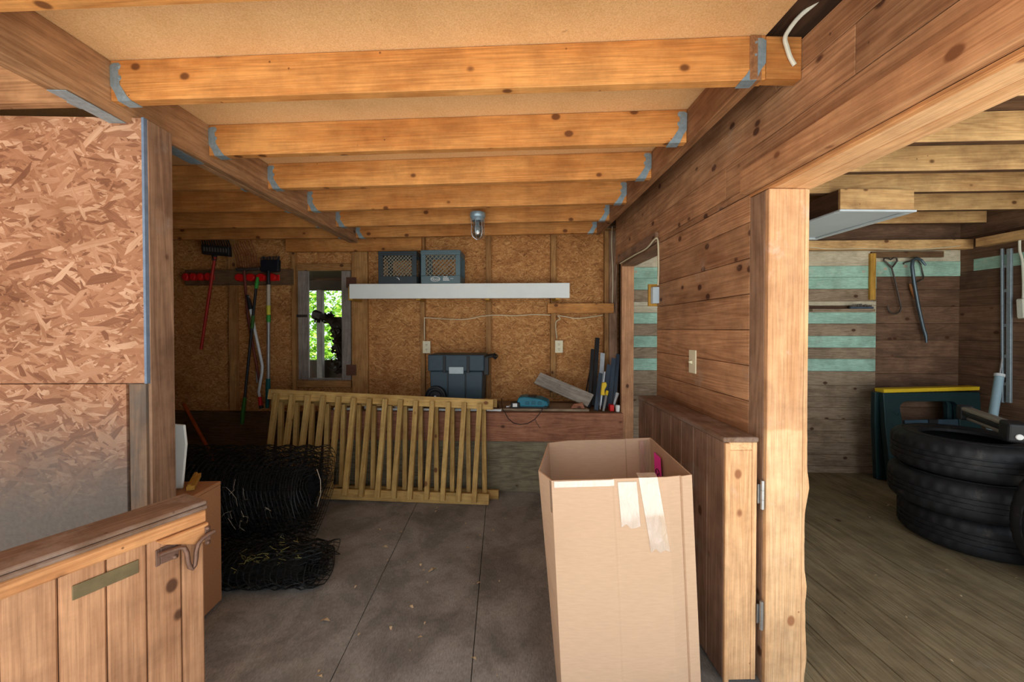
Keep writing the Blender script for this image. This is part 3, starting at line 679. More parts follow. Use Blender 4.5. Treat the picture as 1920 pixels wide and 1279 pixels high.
mk('latch', MB().box((-.062, -.166, zl - .018), (.062, -.1555, zl + .04), M=Mw), M_TOTEL, t, .004, seg=2)
for yy, in ((-.150,), (.165,)):
    wm = Mw @ Matrix.Translation((-hx + .075, yy, .092)) @ Matrix.Rotation(R(90), 4, 'X') @ Matrix.Diagonal((1.55, 1.55, 1.1, 1))
    w_ = mk('wheel', MB().lathe([(.012, .03), (.03, .028), (.036, .018), (.046, .018), (.05, .03), (.056, .028), (.058, .015), (.058, -.015), (.05, -.022), (.012, -.022)], wm, 28, closed=True), M_BLACK, t)
    mk('axle_cap', MB().lathe([(0, .036), (.008, .034), (.01, .02)], wm, 12), M_STEEL, w_)
hp = [Mw @ Vector(p) for p in ((hx - .03, -.12, hgt - .03), (hx + .05, -.12, hgt - .012), (hx + .072, -.10, hgt - .03), (hx + .072, .10, hgt - .03), (hx + .05, .12, hgt - .012), (hx - .03, .12, hgt - .03))]
mk('pull_handle', MB().tube(hp, .012, 10), M_BLACK, t)
mk('handle_bracket', MB().box((hx - .022, -.13, zl - .03), (hx + .02, -.09, hgt - .02), M=Mw), M_BLACK, t, .004)

# teal power tool base with cord, adapter
c0 = hit(1001, 757, (SK, 1, 0), YF + .11)
t = thing('tool_charger', 'teal and black power tool charger on the bench with cord drooping over the edge', 'charger', (c0.x, c0.y, ZS), WANG - .12); Mw = WM[t]
pr_ = [(-.125, .004), (.115, .004), (.128, .02), (.118, .05), (.06, .072), (-.07, .085), (-.118, .078), (-.13, .05)]
mk('body', MB().prism([Mw @ Vector((x, -.075, z + .006)) for x, z in pr_], Mw.to_3x3() @ Vector((0, .15, 0))), M_TEAL, t, .012, seg=3)
mk('base', MB().box((-.115, -.07, .0005), (.11, .07, .016), M=Mw), M_BLACK, t, .003)
mb = MB()
for x in (-.06, -.01, .04): mb.box((x, -.078, .03), (x + .03, -.0745, .06 - abs(x) * .1), M=Mw)
mk('vent_ribs', mb, plain('deep_teal_plastic', (16, 92, 112), .45), t, .002)
mk('top_recess', MB().box((-.05, -.04, .079), (.02, .05, .092), M=Mw), M_BLACK, t, .003)
q = lambda px, py, d=0: pf(px, py, .042 + d)
mk('cord', MB().tube([Mw @ Vector((.12, -.03, .03)), Mw @ Vector((.13, -.09, .02)), pf(1021, 762, .041), q(1012, 775), q(1003, 786), q(990, 794), q(975, 796), q(962, 793), q(952, 784), q(947, 774), pf(943, 768, .042), hit(940, 755, (SK, 1, 0), YF + .04), hit(941, 747, (SK, 1, 0), YF + .25)], .0035, 8), M_CORDB, t)
mk('plug_lead', MB().tube([q(1003, 786), q(1006, 793), q(1013, 803)], .003, 8), M_RUST, t)
c1 = hit(966, 760, (SK, 1, 0), YF + .06)
t = thing('power_adapter', 'small black power adapter with white label left of the teal charger', 'adapter', (c1.x, c1.y, ZS), WANG + .1); Mw = WM[t]
mk('body', MB().box((-.036, -.03, .0005), (.036, .03, .046), M=Mw), M_BLACK, t, .006, seg=2)
mk('label', MB().box((-.022, -.0312, .012), (.014, -.0302, .04), M=Mw), M_PAPER, t)
mk('lead', MB().tube([Mw @ Vector(p) for p in ((-.035, 0, .02), (-.05, -.01, .012), (-.075, -.012, .010))], [.007, .008, .006], 8), M_STEEL, t)

# tall things in the corner of the bench
zb2 = ZB + .001
def lean(name, label, cat, px0, py0, d0, px1, py1, d1, w, th, mat, r=None, group=None):
    p0 = hit(px0, py0, (SK, 1, 0), YF + d0); p1 = hit(px1, py1, (SK, 1, 0), YF + d1)
    k = (zb2 + .004 - p1.z) / (p0.z - p1.z); p0 = p1 + (p0 - p1) * k if abs(p0.z - p1.z) > .02 else p0
    mb = MB().tube([p0, p1], r, 8) if r else MB().bar(p0, p1, w, th, (0, -1, 0.05))
    o = mk(name, mb, mat, None, 0 if r else .001, barM(p0, p1)); return tag(o, label, cat, group)
lean('black_pole', 'tall black flat pole, tallest of the things in the bench corner', 'pole', 1112, 765, .25, 1120, 634, .42, .035, .03, M_BLACK)
lean('black_pole', 'black padded pole leaning just left of the tallest black one', 'pole', 1104, 765, .15, 1111, 655, .33, .026, .02, M_BLACK)
lean('white_strip', 'ragged pale grey strip standing upright in the bench corner', 'strip', 1124, 765, .26, 1130, 662, .42, .04, .006, plain('pale_grey_strip', (190, 196, 200), .6, nv=.15, ns=20))
for i, (x0, x1, y1) in enumerate(((1090, 1107, 690), (1097, 1112, 694), (1103, 1116, 700))):
    lean('thin_rod', ('leftmost thin dark rod leaning in the bench corner', 'middle one of three thin rods leaning in the bench corner', 'thin rod closest to the black poles in the bench corner')[i], 'rod', x0 + 4, 763, .28 + i * .03, x1, y1, .40 + i * .012, 0, 0, (M_POLE if i else M_BLACK), .0055, 'thin rods in the bench corner')
for i, (x0, x1, y1, dd, w) in enumerate(((1132, 1142, 684, .24, .038), (1142, 1151, 672, .29, .040), (1151, 1159, 664, .34, .032), (1118, 1126, 700, .17, .035))):
    lean('slat', ('first slate blue slat in the bench corner, behind the yellow clamp', 'slate blue slat standing in the middle of the corner bundle', 'slate blue slat closest to the doorway jamb', 'short dark blue slat in front of the black poles')[i], 'slat', x0, 766, dd - .1, x1, y1, dd + .12, w, .008, M_SLATE, None, 'slate blue slats in the bench corner')
# yellow clamp, yellow stick, cup, red box, white tube
c = hit(1129, 720, (SK, 1, 0), YF + .09)
t = thing('bar_clamp', 'yellow clamp on a thin bar standing among the slats', 'clamp', (c.x, c.y, ZB))
pA = Vector((c.x - .02, c.y - .01, zb2 + .006)); pB = hit(1134, 697, (SK, 1, 0), YF + .16)
mk('bar', MB().bar(pA, pB, .010, .006), M_STEEL, t)
dv = (pB - pA).normalized(); mid = pA.lerp(pB, .55)
mk('grip', MB().prism([mid + Vector(v) for v in ((-.022, -.004, -.05), (.014, -.004, -.055), (.010, -.004, -.01), (.030, -.004, .03), (.022, -.004, .055), (-.012, -.004, .05))], (0, -.026, 0)), M_YELLOW, t, .006, seg=2)
pA = hit(1131, 766, (SK, 1, 0), YF + .03); pB = hit(1138, 735, (SK, 1, 0), YF + .12); pA.z = zb2 + .003
t = thing('paint_stick', 'short tan stick with yellow tip leaning in front of the slats', 'stick', pA)
mk('stick', MB().bar(pA, pB, .016, .006), M_POLE, t); mk('tip', MB().bar(pB - (pB - pA).normalized() * .03, pB + (pB - pA).normalized() * .01, .022, .012), M_YELLOW, t)
c = hit(1149, 766, (SK, 1, 0), YF + .04)
single('red_box', MB().box((c.x - .022, c.y, zb2), (c.x + .012, c.y + .05, zb2 + .05)), M_RED, 'small red box on the bench next to the doorway jamb', 'box', (c.x, c.y, ZB), bevel=.002)
c = hit(1158, 767, (SK, 1, 0), YF + .03)
single('white_cup', MB().lathe([(0, 0), (.015, 0), (.018, .045), (.014, .052), (0, .053)], Matrix.Translation((c.x, c.y, zb2)), 20), M_WHITE, 'tiny white capped bottle beside the red box', 'bottle', (c.x, c.y, ZB))
pA = hit(1149, 762, (SK, 1, 0), YF + .10); pB = hit(1158, 737, (SK, 1, 0), YF + .12); pA.z = zb2 + .01
single('white_tube', MB().tube([pA, pA.lerp(pB, .7), pB], [.008, .011, .015], 12), M_WPOLE, 'slim white tube leaning above the red box', 'tube', pA)

# white trim pieces lying along the front edge
for i, (x0, x1, y0, y1) in enumerate(((625, 668, 773, 779), (692, 722, 768, 775), (726, 812, 766, 772), (820, 908, 765, 771), (912, 940, 770, 775))):
    a, b = pf(x0, y1, .006), pf(x1, y1, .006)
    mb = wbox(MB(), a.x, b.x, ZB + .0005, ZB + .016, -.03, .0, 0, yf)
    single('trim_strip', mb, M_WHITE, ('white strip on the bench edge, behind the leftmost balusters', 'short white strip on the bench edge next to the small carton', 'long white strip on the bench edge below the chest wheel', 'white strip on the bench edge below the tool chest', 'white strip end sticking out past the railing top')[i], 'strip', (a.x, a.y, ZB), bevel=.001, group='white strips on the bench edge')
a, b = pf(683, 776, -.04), pf(694, 776, -.04)
single('carton', wbox(MB(), a.x, b.x, ZB + .001, pf(690, 757, -.04).z, -.09, -.04, 0, yf), M_PAPER, 'small white carton on the bench seen between balusters', 'carton', (a.x, a.y, ZB), bevel=.001)
a, b = pf(739, 776, -.04), pf(752, 776, -.04)
single('paper_pad', wbox(MB(), a.x, b.x, ZB + .0005, ZB + .075, -.08, -.04, 0, yf), M_PAPER, 'white paper bundle on the bench behind the middle of the railing', 'paper', (a.x, a.y, ZB), bevel=.004)

# ================================================================== RAILING PANELS
def railing(label, top, bot, tops, bots, nvec, rail_h, bw, grp, back=False):
    t = thing('railing_panel', label, 'railing', (top[0] + bot[0]) / 2 * Vector((1, 1, 0)), 0, grp)
    for nm, (a, b), hh in (('top_rail', top, rail_h), ('bottom_rail', bot, rail_h)):
        o = mk(nm, MB().bar(a, b, hh, .036, nvec), W('rail', 'z'), t, .002, barM(a, b, nvec))
    n = Vector(nvec).normalized()
    for a, b in zip(tops, bots):
        a2, b2 = a + n * .0365, b + n * .0365
        mb = MB(); d = (b2 - a2).normalized()
        o = mk('baluster', MB().bar(a2, b2, bw, bw * .92, nvec), W('rail', 'z'), t, .0015, barM(a2, b2, nvec))
    return t
# plane of each panel: leans back; foot y on the floor, head against the bench edge
def panel_plane(pfoot, zhead, yhead):      # normal of the plane through the foot line and a head line, both along the wall direction
    u = Vector((1, -SK, 0)); v = Vector((0, yhead - pfoot.y, zhead)); n = v.cross(u).normalized()
    if n.y > 0: n = -n
    return n, n.dot(pfoot)
f0 = atz(917, 947, 0.0)
n1, c1_ = panel_plane(Vector((f0.x, f0.y + .02, 0)), .66, yf(f0.x, .045) - .085)
H1 = lambda px, py: hit(px, py, n1, c1_)
tb = [(524, 738), (554, 739.5), (583, 741), (611, 742), (639.5, 744), (668, 746), (697, 747.5), (726, 748), (754.5, 749.5), (783, 751), (813, 752), (843, 754), (872, 755), (900.5, 757)]
bb = [(503, 909), (532, 911), (562, 914), (592, 917), (622, 920), (651, 926), (681, 929), (711, 931), (741.6, 932), (771, 934), (802, 934.5), (831.6, 937), (861, 938), (890, 940)]
railing('front wooden railing panel with leaning balusters, propped against the bench', (H1(505, 739), H1(925, 759)), (H1(556, 923), H1(917, 936)), [H1(*p) for p in tb], [H1(*p) for p in bb], n1, .078, .036, 'loose deck railing panels')
f1 = atz(935, 937, 0.0)
n2, c2_ = panel_plane(Vector((f1.x, f1.y + .02, 0)), .66, yf(f1.x, .045) - .004)
c2_ = min(c2_, 1e9)
H2 = lambda px, py: hit(px, py, n2, c2_)
tb = [(533, 754), (562, 755), (590.5, 756), (619, 757), (648.5, 758), (677, 759), (705, 760), (734, 760), (763, 761), (791.5, 762), (820, 763), (850, 764), (879, 765), (908, 766)]
bb = [(529, 905), (557, 906), (586, 908), (615, 909), (645, 911), (674.6, 913), (703, 914), (733, 915), (762, 917), (791, 918), (821, 919), (850, 920), (880.5, 921), (910, 923)]
railing('rear wooden railing panel with upright balusters, behind the leaning one', (H2(510, 752), H2(932, 756)), (H2(545, 915), H2(935, 927)), [H2(*p) for p in tb], [H2(*p) for p in bb], n2, .066, .034, 'loose deck railing panels')

# ================================================================== CARDBOARD BOX
t = thing('cardboard_box', 'tall open cardboard box with clear tape, leaning by the half door', 'box', (.40, 1.44, 0))
zt_ = .83
out = [(.160, 1.243, zt_ - .006), (.345, 1.240, zt_ - .002), (.352, 1.243, zt_ - .002), (.520, 1.238, zt_ + .004), (.560, 1.242, zt_ + .006), (.566, 1.248, zt_ + .005), (.572, 1.242, zt_ + .005), (.600, 1.244, zt_ + .008), (.612, 1.40, zt_ + .006), (.622, 1.645, zt_ + .014), (.52, 1.648, zt_ + .010), (.515, 1.644, zt_ + .01), (.28, 1.648, zt_ + .004), (.198, 1.645, zt_ - .004), (.129, 1.330, zt_ - .006)]
mb = MB(); n = len(out); vs = []
NZ = 6
for j in range(NZ + 1):
    f = j / NZ
    for i, (x, y, z) in enumerate(out):
        xx = x + .042 * f; yy = y
        if i == n - 1: xx += .03 * f
        bul = math.sin(f * math.pi) * .010
        if i in (1, 2, 3): yy -= bul
        vs.append((xx, yy, z * (1 - f) + .003 * f))
fs = []
for j in range(NZ):
    for i in range(n): fs.append((j * n + i, j * n + (i + 1) % n, (j + 1) * n + (i + 1) % n, (j + 1) * n + i))
fs.append([NZ * n + i for i in range(n)])
mb.add(vs, fs); o = mk('carton_walls', mb, M_CARD, t)
so = o.modifiers.new('thickness', 'SOLIDIFY'); so.thickness = .005; so.offset = 1
def front(u, w, e=.0):        # point on the front face: u 0..1 across, w metres below the rim
    f = w / zt_; x = .160 + .44 * u + .042 * f
    xr = x - .042 * f; q = [o_ for o_ in out[:8]]; yy = q[0][1]; bl_ = 0
    for k in range(7):
        if q[k][0] <= xr <= q[k + 1][0]:
            uu = (xr - q[k][0]) / (q[k + 1][0] - q[k][0]); yy = q[k][1] + (q[k + 1][1] - q[k][1]) * uu
            bl_ = (1 if k in (1, 2, 3) else 0) * (1 - uu) + (1 if k + 1 in (1, 2, 3) else 0) * uu
    return Vector((x, yy - .0056 - math.sin(f * math.pi) * .010 * bl_ - e, zt_ + .012 * u - .005 - w))
def tape(u0, u1, w0, w1, skew=0, over=.0):
    mb = MB(); vs = []; K = 8; rnd = random.Random(int(u0 * 100))
    for j in range(K + 1):
        for i in range(5):
            w = w0 + (w1 - w0) * j / K; u = u0 + (u1 - u0) * i / 4 + skew * j / K
            p = front(u, w, .0006 + rnd.random() * .0012)
            if j == K: p.z += (rnd.random() - .5) * .022
            vs.append(p)
    if over:
        for i in range(5): p = front(u0 + (u1 - u0) * i / 4, w0); vs.append(p + Vector((0, .02, .008)))
    fs = [(j * 5 + i, j * 5 + i + 1, (j + 1) * 5 + i + 1, (j + 1) * 5 + i) for j in range(K) for i in range(4)]
    if over: b = (K + 1) * 5; fs += [(b + i, b + i + 1, i + 1, i) for i in range(4)]
    return mb.add(vs, fs, 0, True)
mk('tape_strip', tape(.465, .60, .012, .148, .01), M_TAPE, t)
mk('tape_strip', tape(.615, .75, 0, .225, .06, .02), M_TAPE, t)
mk('tape_strip', MB().add([front(.01 + .43 * i / 12, w, .0016) for w in (.003, .022) for i in range(13)], [(i, i + 1, i + 14, i + 13) for i in range(12)], 0, True), M_TAPE, t)
mb = MB(); mb.add([(.155, 1.2395, zt_ - .01), (.150, 1.262, zt_ - .008), (.155, 1.262, zt_ - .11), (.160, 1.2395, zt_ - .11)], [(0, 1, 2, 3)]); mk('tape_strip', mb, M_TAPE, t)
mb = MB(); mb.add([(.575, 1.638, zt_ + .005), (.612, 1.637, zt_ + .008), (.617, 1.637, zt_ - .2), (.580, 1.638, zt_ - .2)], [(0, 1, 2, 3)]); mk('tape_strip', mb, M_TAPE, t)
# stickers inside on the right wall of the box
def inn(y, w): return Vector((.6055 + (.0145 * (y - 1.40) / .245 if y > 1.4 else 0) + .042 * (w / zt_) - .0062, y, zt_ + .008 - w))
o = mk('pink_sticker', MB().add([inn(1.575, .03), inn(1.495, .03), inn(1.495, .185), inn(1.575, .185)], [(0, 1, 2, 3)]), M_PINK, t)
mb = MB(); cy, cw = 1.535, .115
pts = [inn(cy + (.028) * math.cos(a), cw - .028 * math.sin(a)) + Vector((-.0012, 0, 0)) for a in [2 * math.pi * k / 24 for k in range(25)]]
mb.tube(pts, .0016, 6)
for sx in (-1, 1): mb.tube([inn(cy - .013 * sx, cw - .018) + Vector((-.0012, 0, 0)), inn(cy + .013 * sx, cw + .018) + Vector((-.0012, 0, 0))], .0016, 6)
mk('crossed_circle', mb, M_SLOT, o)
mk('white_sticker', MB().add([inn(1.37, .055), inn(1.31, .055), inn(1.31, .16), inn(1.37, .16)], [(0, 1, 2, 3)]), M_PAPER, t)

# ================================================================== SHELF, CRATES
DS = .32
a, b = pw(655, 561, DS), pw(1068, 558, DS); ztop_ = (pw(655, 534, DS).z + pw(1068, 529, DS).z) / 2; zb_ = (a.z + b.z) / 2
t = thing('wall_shelf', 'long white painted shelf on the back wall under the crates', 'shelf', ((a.x + b.x) / 2, yb((a.x + b.x) / 2, .05), zb_))
mk('fascia', wbox(MB(), a.x, b.x, zb_, ztop_, DS - .02, DS), M_WHITE, t, .002)
mk('shelf_board', wbox(MB(), a.x + .002, b.x - .002, ztop_ - .02, ztop_ - .0005, .058, DS - .0205), M_WHITE, t, .001)
for i, px in enumerate((672, 792, 915, 1040)):
    x = pw(px, 560, .1).x; mk('shelf_bracket', wbox(MB(), x - .019, x + .019, zb_ - .012, ztop_ - .021, .0575, DS - .022), W('yellowwood', 'y'), t, .002)

def crate(label, px0, px1, pyt, mat, lat, letter=False):
    dc = DS - .012; zc = ztop_ + .001
    a, b = pw(px0, 530, dc), pw(px1, 530, dc); zt2 = pw(px0, pyt, dc).z; w = b.x - a.x; h = zt2 - zc; dp = .25
    t = thing('milk_crate', label, 'crate', ((a.x + b.x) / 2, yb((a.x + b.x) / 2, dc - dp / 2), zc), WANG, 'plastic crates on the white shelf'); Mw = WM[t]
    x0, x1, y0, y1 = -w / 2, w / 2, -dp / 2, dp / 2
    fr = .028
    mb = MB()
    # front and back frames, four sides with a lattice
    for yy in (y0, y1 - .012):
        mb.box((x0, yy, 0), (x1, yy + .012, h * .235), M=Mw); mb.box((x0, yy, h * .86), (x1, yy + .012, h), M=Mw)
        mb.box((x0, yy, h * .235), (x0 + fr * 1.5, yy + .012, h * .86), M=Mw); mb.box((x1 - fr * 1.5, yy, h * .235), (x1, yy + .012, h * .86), M=Mw)
    for xx in (x0, x1 - .008):
        mb.box((xx, y0 + .012, 0), (xx + .008, y1 - .012, h * .235), M=Mw); mb.box((xx, y0 + .012, h * .84), (xx + .008, y1 - .012, h), M=Mw)
        for k in range(5):
            yy = y0 + .012 + (dp - .03) * k / 4; mb.box((xx + .001, yy, h * .235), (xx + .007, yy + .008, h * .84), M=Mw)
    mb.box((x0 + .008, y0 + .012, 0), (x1 - .008, y1 - .012, .006), M=Mw)
    mk('shell', mb, mat, t, .003)
    mb = MB()
    for z in (h * .955, h * .905): mb.box((x0 - .003, y0 - .004, z), (x1 + .003, y0 - .0005, z + h * .022), M=Mw)
    mk('rim_rib', mb, mat, t, .001)
    mb = MB(); lx0, lx1, lz0, lz1 = x0 + fr * 1.5, x1 - fr * 1.5, h * .235, h * .86; st = .036 if lat else .03
    for s in (-1, 1):
        k = -12
        while k < 24:
            xa = lx0 + k * st; za = lz0; L = lz1 - lz0
            p, q_ = [xa, lz0], [xa + L, lz1]
            if s < 0: p, q_ = [lx1 - k * st, lz0], [lx1 - k * st - L, lz1]
            k += 1
            # clip to the opening
            def cl(p, q_):
                pts = []
                for tt in range(0, 41):
                    f = tt / 40; x = p[0] + (q_[0] - p[0]) * f; z = p[1] + (q_[1] - p[1]) * f
                    if lx0 <= x <= lx1: pts.append((x, z))
                return (pts[0], pts[-1]) if len(pts) > 2 else None
            e = cl(p, q_)
            if e: mb.bar(Mw @ Vector((e[0][0], y0 + .006, e[0][1])), Mw @ Vector((e[1][0], y0 + .006, e[1][1])),   .005, .005)
    mk('front_lattice', mb, M_LATT, t)
    if letter:
        def txt(body, x, z, size):
            fc = bpy.data.curves.new('lettering', 'FONT'); fc.body = body; fc.size = size; fc.align_x = 'CENTER'; fc.extrude = .0004
            o = bpy.data.objects.new('lettering', fc); C.objects.link(o); fc.materials.append(M_PAPER); o.parent = t
            bpy.context.view_layer.update(); me = bpy.data.meshes.new_from_object(o.evaluated_get(bpy.context.evaluated_depsgraph_get())); bpy.data.objects.remove(o)
            o = bpy.data.objects.new('lettering', me); C.objects.link(o); o.parent = t; WM[o] = WM[t]
            o.matrix_local = Matrix.Translation((x, y0 - .0015, z)) @ Matrix.Rotation(R(90), 4, 'X'); return o
        txt('Hood', -.045, h * .10, .034)
        mb = MB(); 
        for rr in (1.0, .86): mb.tube([Mw @ Vector((-.045 + .042 * rr * math.cos(k * math.pi / 16), y0 - .0015, h * .135 + .021 * rr * math.sin(k * math.pi / 16))) for k in range(33)], .0012, 5)
        mk('oval_emblem', mb, M_PAPER, t)
        mb = MB()
        for x, z, l in ((.025, .055, .03), (.022, .044, .046), (.022, .034, .05), (.022, .025, .052)):
            xx = x
            rr = random.Random(int(z * 1000))
            while xx < x + l:
                g_ = rr.uniform(.004, .009); mb.box((xx, y0 - .002, z), (xx + g_, y0 - .0005, z + .006), M=Mw); xx += g_ + .0025
        mb.box((.088, y0 - .002, .04), (.094, y0 - .0005, .046), M=Mw); mb.box((.102, y0 - .002, .04), (.108, y0 - .0005, .046), M=Mw)
        mk('printed_lines', mb, M_PAPER, t)
    else:
        mb = MB(); mb.tube([Mw @ Vector(v) for v in ((-.01, y0 - .002, h * .19), (.005, y0 - .002, h * .18), (.014, y0 - .002, h * .15), (.018, y0 - .002, h * .11))], [.001, .003, .004, .002], 6); mk('scratch_mark', mb, M_PAPER, t)
crate('dark grey milk crate on the white shelf, nearer the window', 711, 783, 471, M_CRATED, False)
crate('blue grey milk crate with white printed emblem on the shelf', 791, 865, 469, M_CRATE, True, True)

# ================================================================== WALL TOOLS
def rackstrip(label, px0, px1, py, n):
    a, b = pw(px0, py, .077), pw(px1, py, .077); z = a.z; w = (b.x - a.x)
    t = thing('tool_holder', label, 'tool holder', ((a.x + b.x) / 2, yb((a.x + b.x) / 2, .077), z - .04), WANG, 'red tool holders on the back wall'); Mw = WM[t]
    mk('back_plate', MB().box((-w / 2, -.008, .0), (w / 2, -.0005, .055), M=Mw), M_RED, t, .003)
    for i in range(n):
        x = -w / 2 + (i + .5) * w / n; ww = w / n * .42; r_ = ww
        mb = MB(); prof = []
        pts = [Mw @ Vector((x + r_ * math.cos(a), -.009, .028 + .036 * math.sin(a))) for a in [2 * math.pi * k / 20 for k in range(20)]]
        mb.prism(pts, Mw.to_3x3() @ Vector((0, -.045, 0))); mk('clip', mb, M_RED, t, .01, seg=3)
    return t
rackstrip('red tool holder strip next to the weathered post', 348, 403, 518, 4)
rackstrip('red tool holder strip carrying the broom and pruning poles', 445, 525, 519, 4)

def P(px, py, d): return pw(px, py, d)
# bow rake
pt, pb = P(403, 482, .17), P(377, 655, .16)
t = thing('garden_rake', 'red handled garden rake with wide black slotted head', 'rake', pb)
mk('handle', MB().tube([pt, pb], .0125, 10), M_REDH, t)
A, B, Cc, D = P(376, 458, .18), P(428, 462, .18), P(429, 480, .17), P(378, 476, .17)
mk('head', MB().prism([A, B, Cc, D], (0, .05, 0)), M_BLACK, t, .004)
mb = MB()
for i in range(12):
    f = i / 11; s = A.lerp(B, f) + Vector((0, .03, .0)); e = P(372 + 46 * f, 428 + 2 * f, .17)
    mb.tube([s, s.lerp(e, .6) + Vector((0, .01, 0)), e], .0055, 6)
mk('tines', mb, M_BLACK, t)
mb = MB()
for i in range(9):
    f = .12 + .1 * i; c = A.lerp(B, f).lerp(D.lerp(Cc, f), .45) + Vector((0, -.001, 0)); mb.box(c - Vector((.006, .001, .02)), c + Vector((.006, .001, .02)))
mk('head_slots', mb, plain('dusty_black', (92, 88, 82), .7), t)
mk('socket', MB().tube([P(402, 480, .16), P(402, 489, .17)], [.022, .015], 10), M_BLACK, t)
# fan rake
pt, pb = P(459, 505, .155), P(466, 600, .15)
t = thing('leaf_rake', 'brown leaf rake with thin curved tines spreading up the wall', 'rake', pb)
mk('handle', MB().tube([P(458, 508, .155), P(460, 532, .155), P(461, 550, .11), P(464, 590, .09), P(487, 718, .08)], .011, 10), M_BROWNH, t)
mk('tine_bar', MB().bar(P(443, 506, .15), P(487, 504, .15), .03, .02), M_IRON, t, .003)
mb = MB()
for i in range(9):
    f = i / 8; b0 = P(446 + 36 * f, 504, .15); top = P(434 + 32 * f + (4 if i > 6 else 0), 458 - 8 * f + 2 * (i % 2), .17); m1 = P(441 + 39 * f, 478 - 3 * f, .15)
    mb.tube([b0, m1, m1.lerp(top, .55) + Vector((0, -.01, .004)), top], .0028, 6)
mk('tines', mb, M_BROWNH, t)
# broom / scrub brush pole
t = thing('push_brush', 'black scrub brush on a pole hanging head up at the red holder', 'brush', P(503, 760, .15))
A, B, Cc, D = P(487, 487, .16), P(522, 486, .16), P(521, 509, .17), P(488, 510, .17)
mk('brush_head', MB().prism([A, B, Cc, D], (0, .05, 0)), plain('navy_black_plastic', (26, 30, 40), .5), t, .012, seg=3)
mb = MB(); rr = random.Random(4)
for i in range(60):
    f = rr.random(); s = A.lerp(B, f) + Vector((0, rr.uniform(.005, .045), -.004)); mb.tube([s, s + Vector((rr.uniform(-.006, .006), 0, .03 + rr.random() * .012))], .0018, 4)
mk('bristles', mb, M_BLACK, t)
mk('neck', MB().tube([P(503, 508, .16), P(503.5, 534, .15)], [.013, .017], 10), M_BLACK, t)
mk('upper_handle', MB().tube([P(503.5, 534, .15), P(503.5, 573, .15)], .017, 12), M_PALEW, t)
mk('yellow_band', MB().tube([P(503.5, 573, .15), P(503.5, 590, .15)], .0175, 12), M_GYEL, t)
mk('green_band', MB().tube([P(503.5, 591, .15), P(503.5, 604, .15)], .0178, 12), M_GREEN, t)
mk('lower_pole', MB().tube([P(503.5, 604, .15), P(503, 710, .15)], .014, 12), M_POLE, t)
mk('grip', MB().tube([P(503, 710, .15), P(502.5, 728, .15), P(501, 765, .15)], [.018, .019, .015], 12), M_TEALG, t)
# green and black pole
t = thing('extension_pole', 'long black pole with green ends crossing the other tools', 'pole', P(452, 795, .22))
mk('green_tip', MB().tube([P(483, 520, .15), P(482, 530, .155), P(480, 541, .16)], [.010, .018, .014], 10), M_GREEN, t)
mk('pole', MB().tube([P(480, 541, .16), P(459, 745, .20)], .0115, 10), M_BLACK, t)
mk('joint', MB().tube([P(475, 592, .17), P(472.5, 616, .175)], .0145, 10), M_DGREEN, t)
mk('grip', MB().tube([P(459, 745, .20), P(455, 780, .21), P(453.5, 795, .215)], [.015, .018, .014], 10), M_DGREEN, t)
# bent white pole
t = thing('pruning_pole', 'bent white metal pole with red lower end', 'pole', P(490, 766, .13))
mk('pole', MB().tube([P(465, 556, .14), P(478, 620, .135), P(492, 686, .13), P(491, 700, .13), P(485, 735, .13), P(487, 744, .13)], .0125, 12), M_WPOLE, t)
mk('upper_fitting', MB().tube([P(463, 553, .145), P(466, 562, .14), P(471, 580, .14)], [.012, .016, .02], 10), M_BLACK, t)
mk('red_sleeve', MB().tube([P(487, 744, .13), P(489, 760, .13)], [.014, .019], 10), M_RED, t)
mk('foot', MB().tube([P(489, 760, .13), P(491, 766, .13)], [.016, .02], 10), M_BLACK, t)
t2 = single('thin_pole', MB().tube([P(468, 600, .045), P(481, 690, .04), P(482, 718, .04)], .0075, 8), M_POLE, 'thin grey pole behind the bent white pole', 'pole', P(484, 718, .11))

# ================================================================== WINDOW, SHED BEHIND
wn = bpy.data.objects.new('window_1', None); C.objects.link(wn); wn['kind'] = 'structure'; WM[wn] = Matrix.Identity(4)
mk('left_stile', pbox(MB(), 558, 508, 579, 712, .001, .026), W('greystile', 'z'), wn, .002)
mk('right_stile', pbox(MB(), 640, 508, 658, 713, .001, .026), W('greystile', 'z'), wn, .002)
mk('head_board', pbox(MB(), 556, 495, 658, 507, .001, .04), W('stud', 'x'), wn, .002)
mk('bottom_board', pbox(MB(), 556, 714, 658, 727, .001, .04), W('stud', 'x'), wn, .002)
mk('sill_bar', pbox(MB(), 579, 709, 640, 713, .001, .02), W('greystile', 'x'), wn, .001)
for py in (521, 685):
    hh = mk('hinge', pbox(MB(), 649, py - 1, 668, py + 19, .041, .045), M_RUSTH, wn, .001); 
mk('catch', pbox(MB(), 556, 590, 576, 595, .0265, .034), M_IRON, wn, .001)
mk('pane', wbox(MB(), wa.x + .001, wb_.x - .001, wb_.z, wa.z, -.010, -.007), M_PANE, wn)
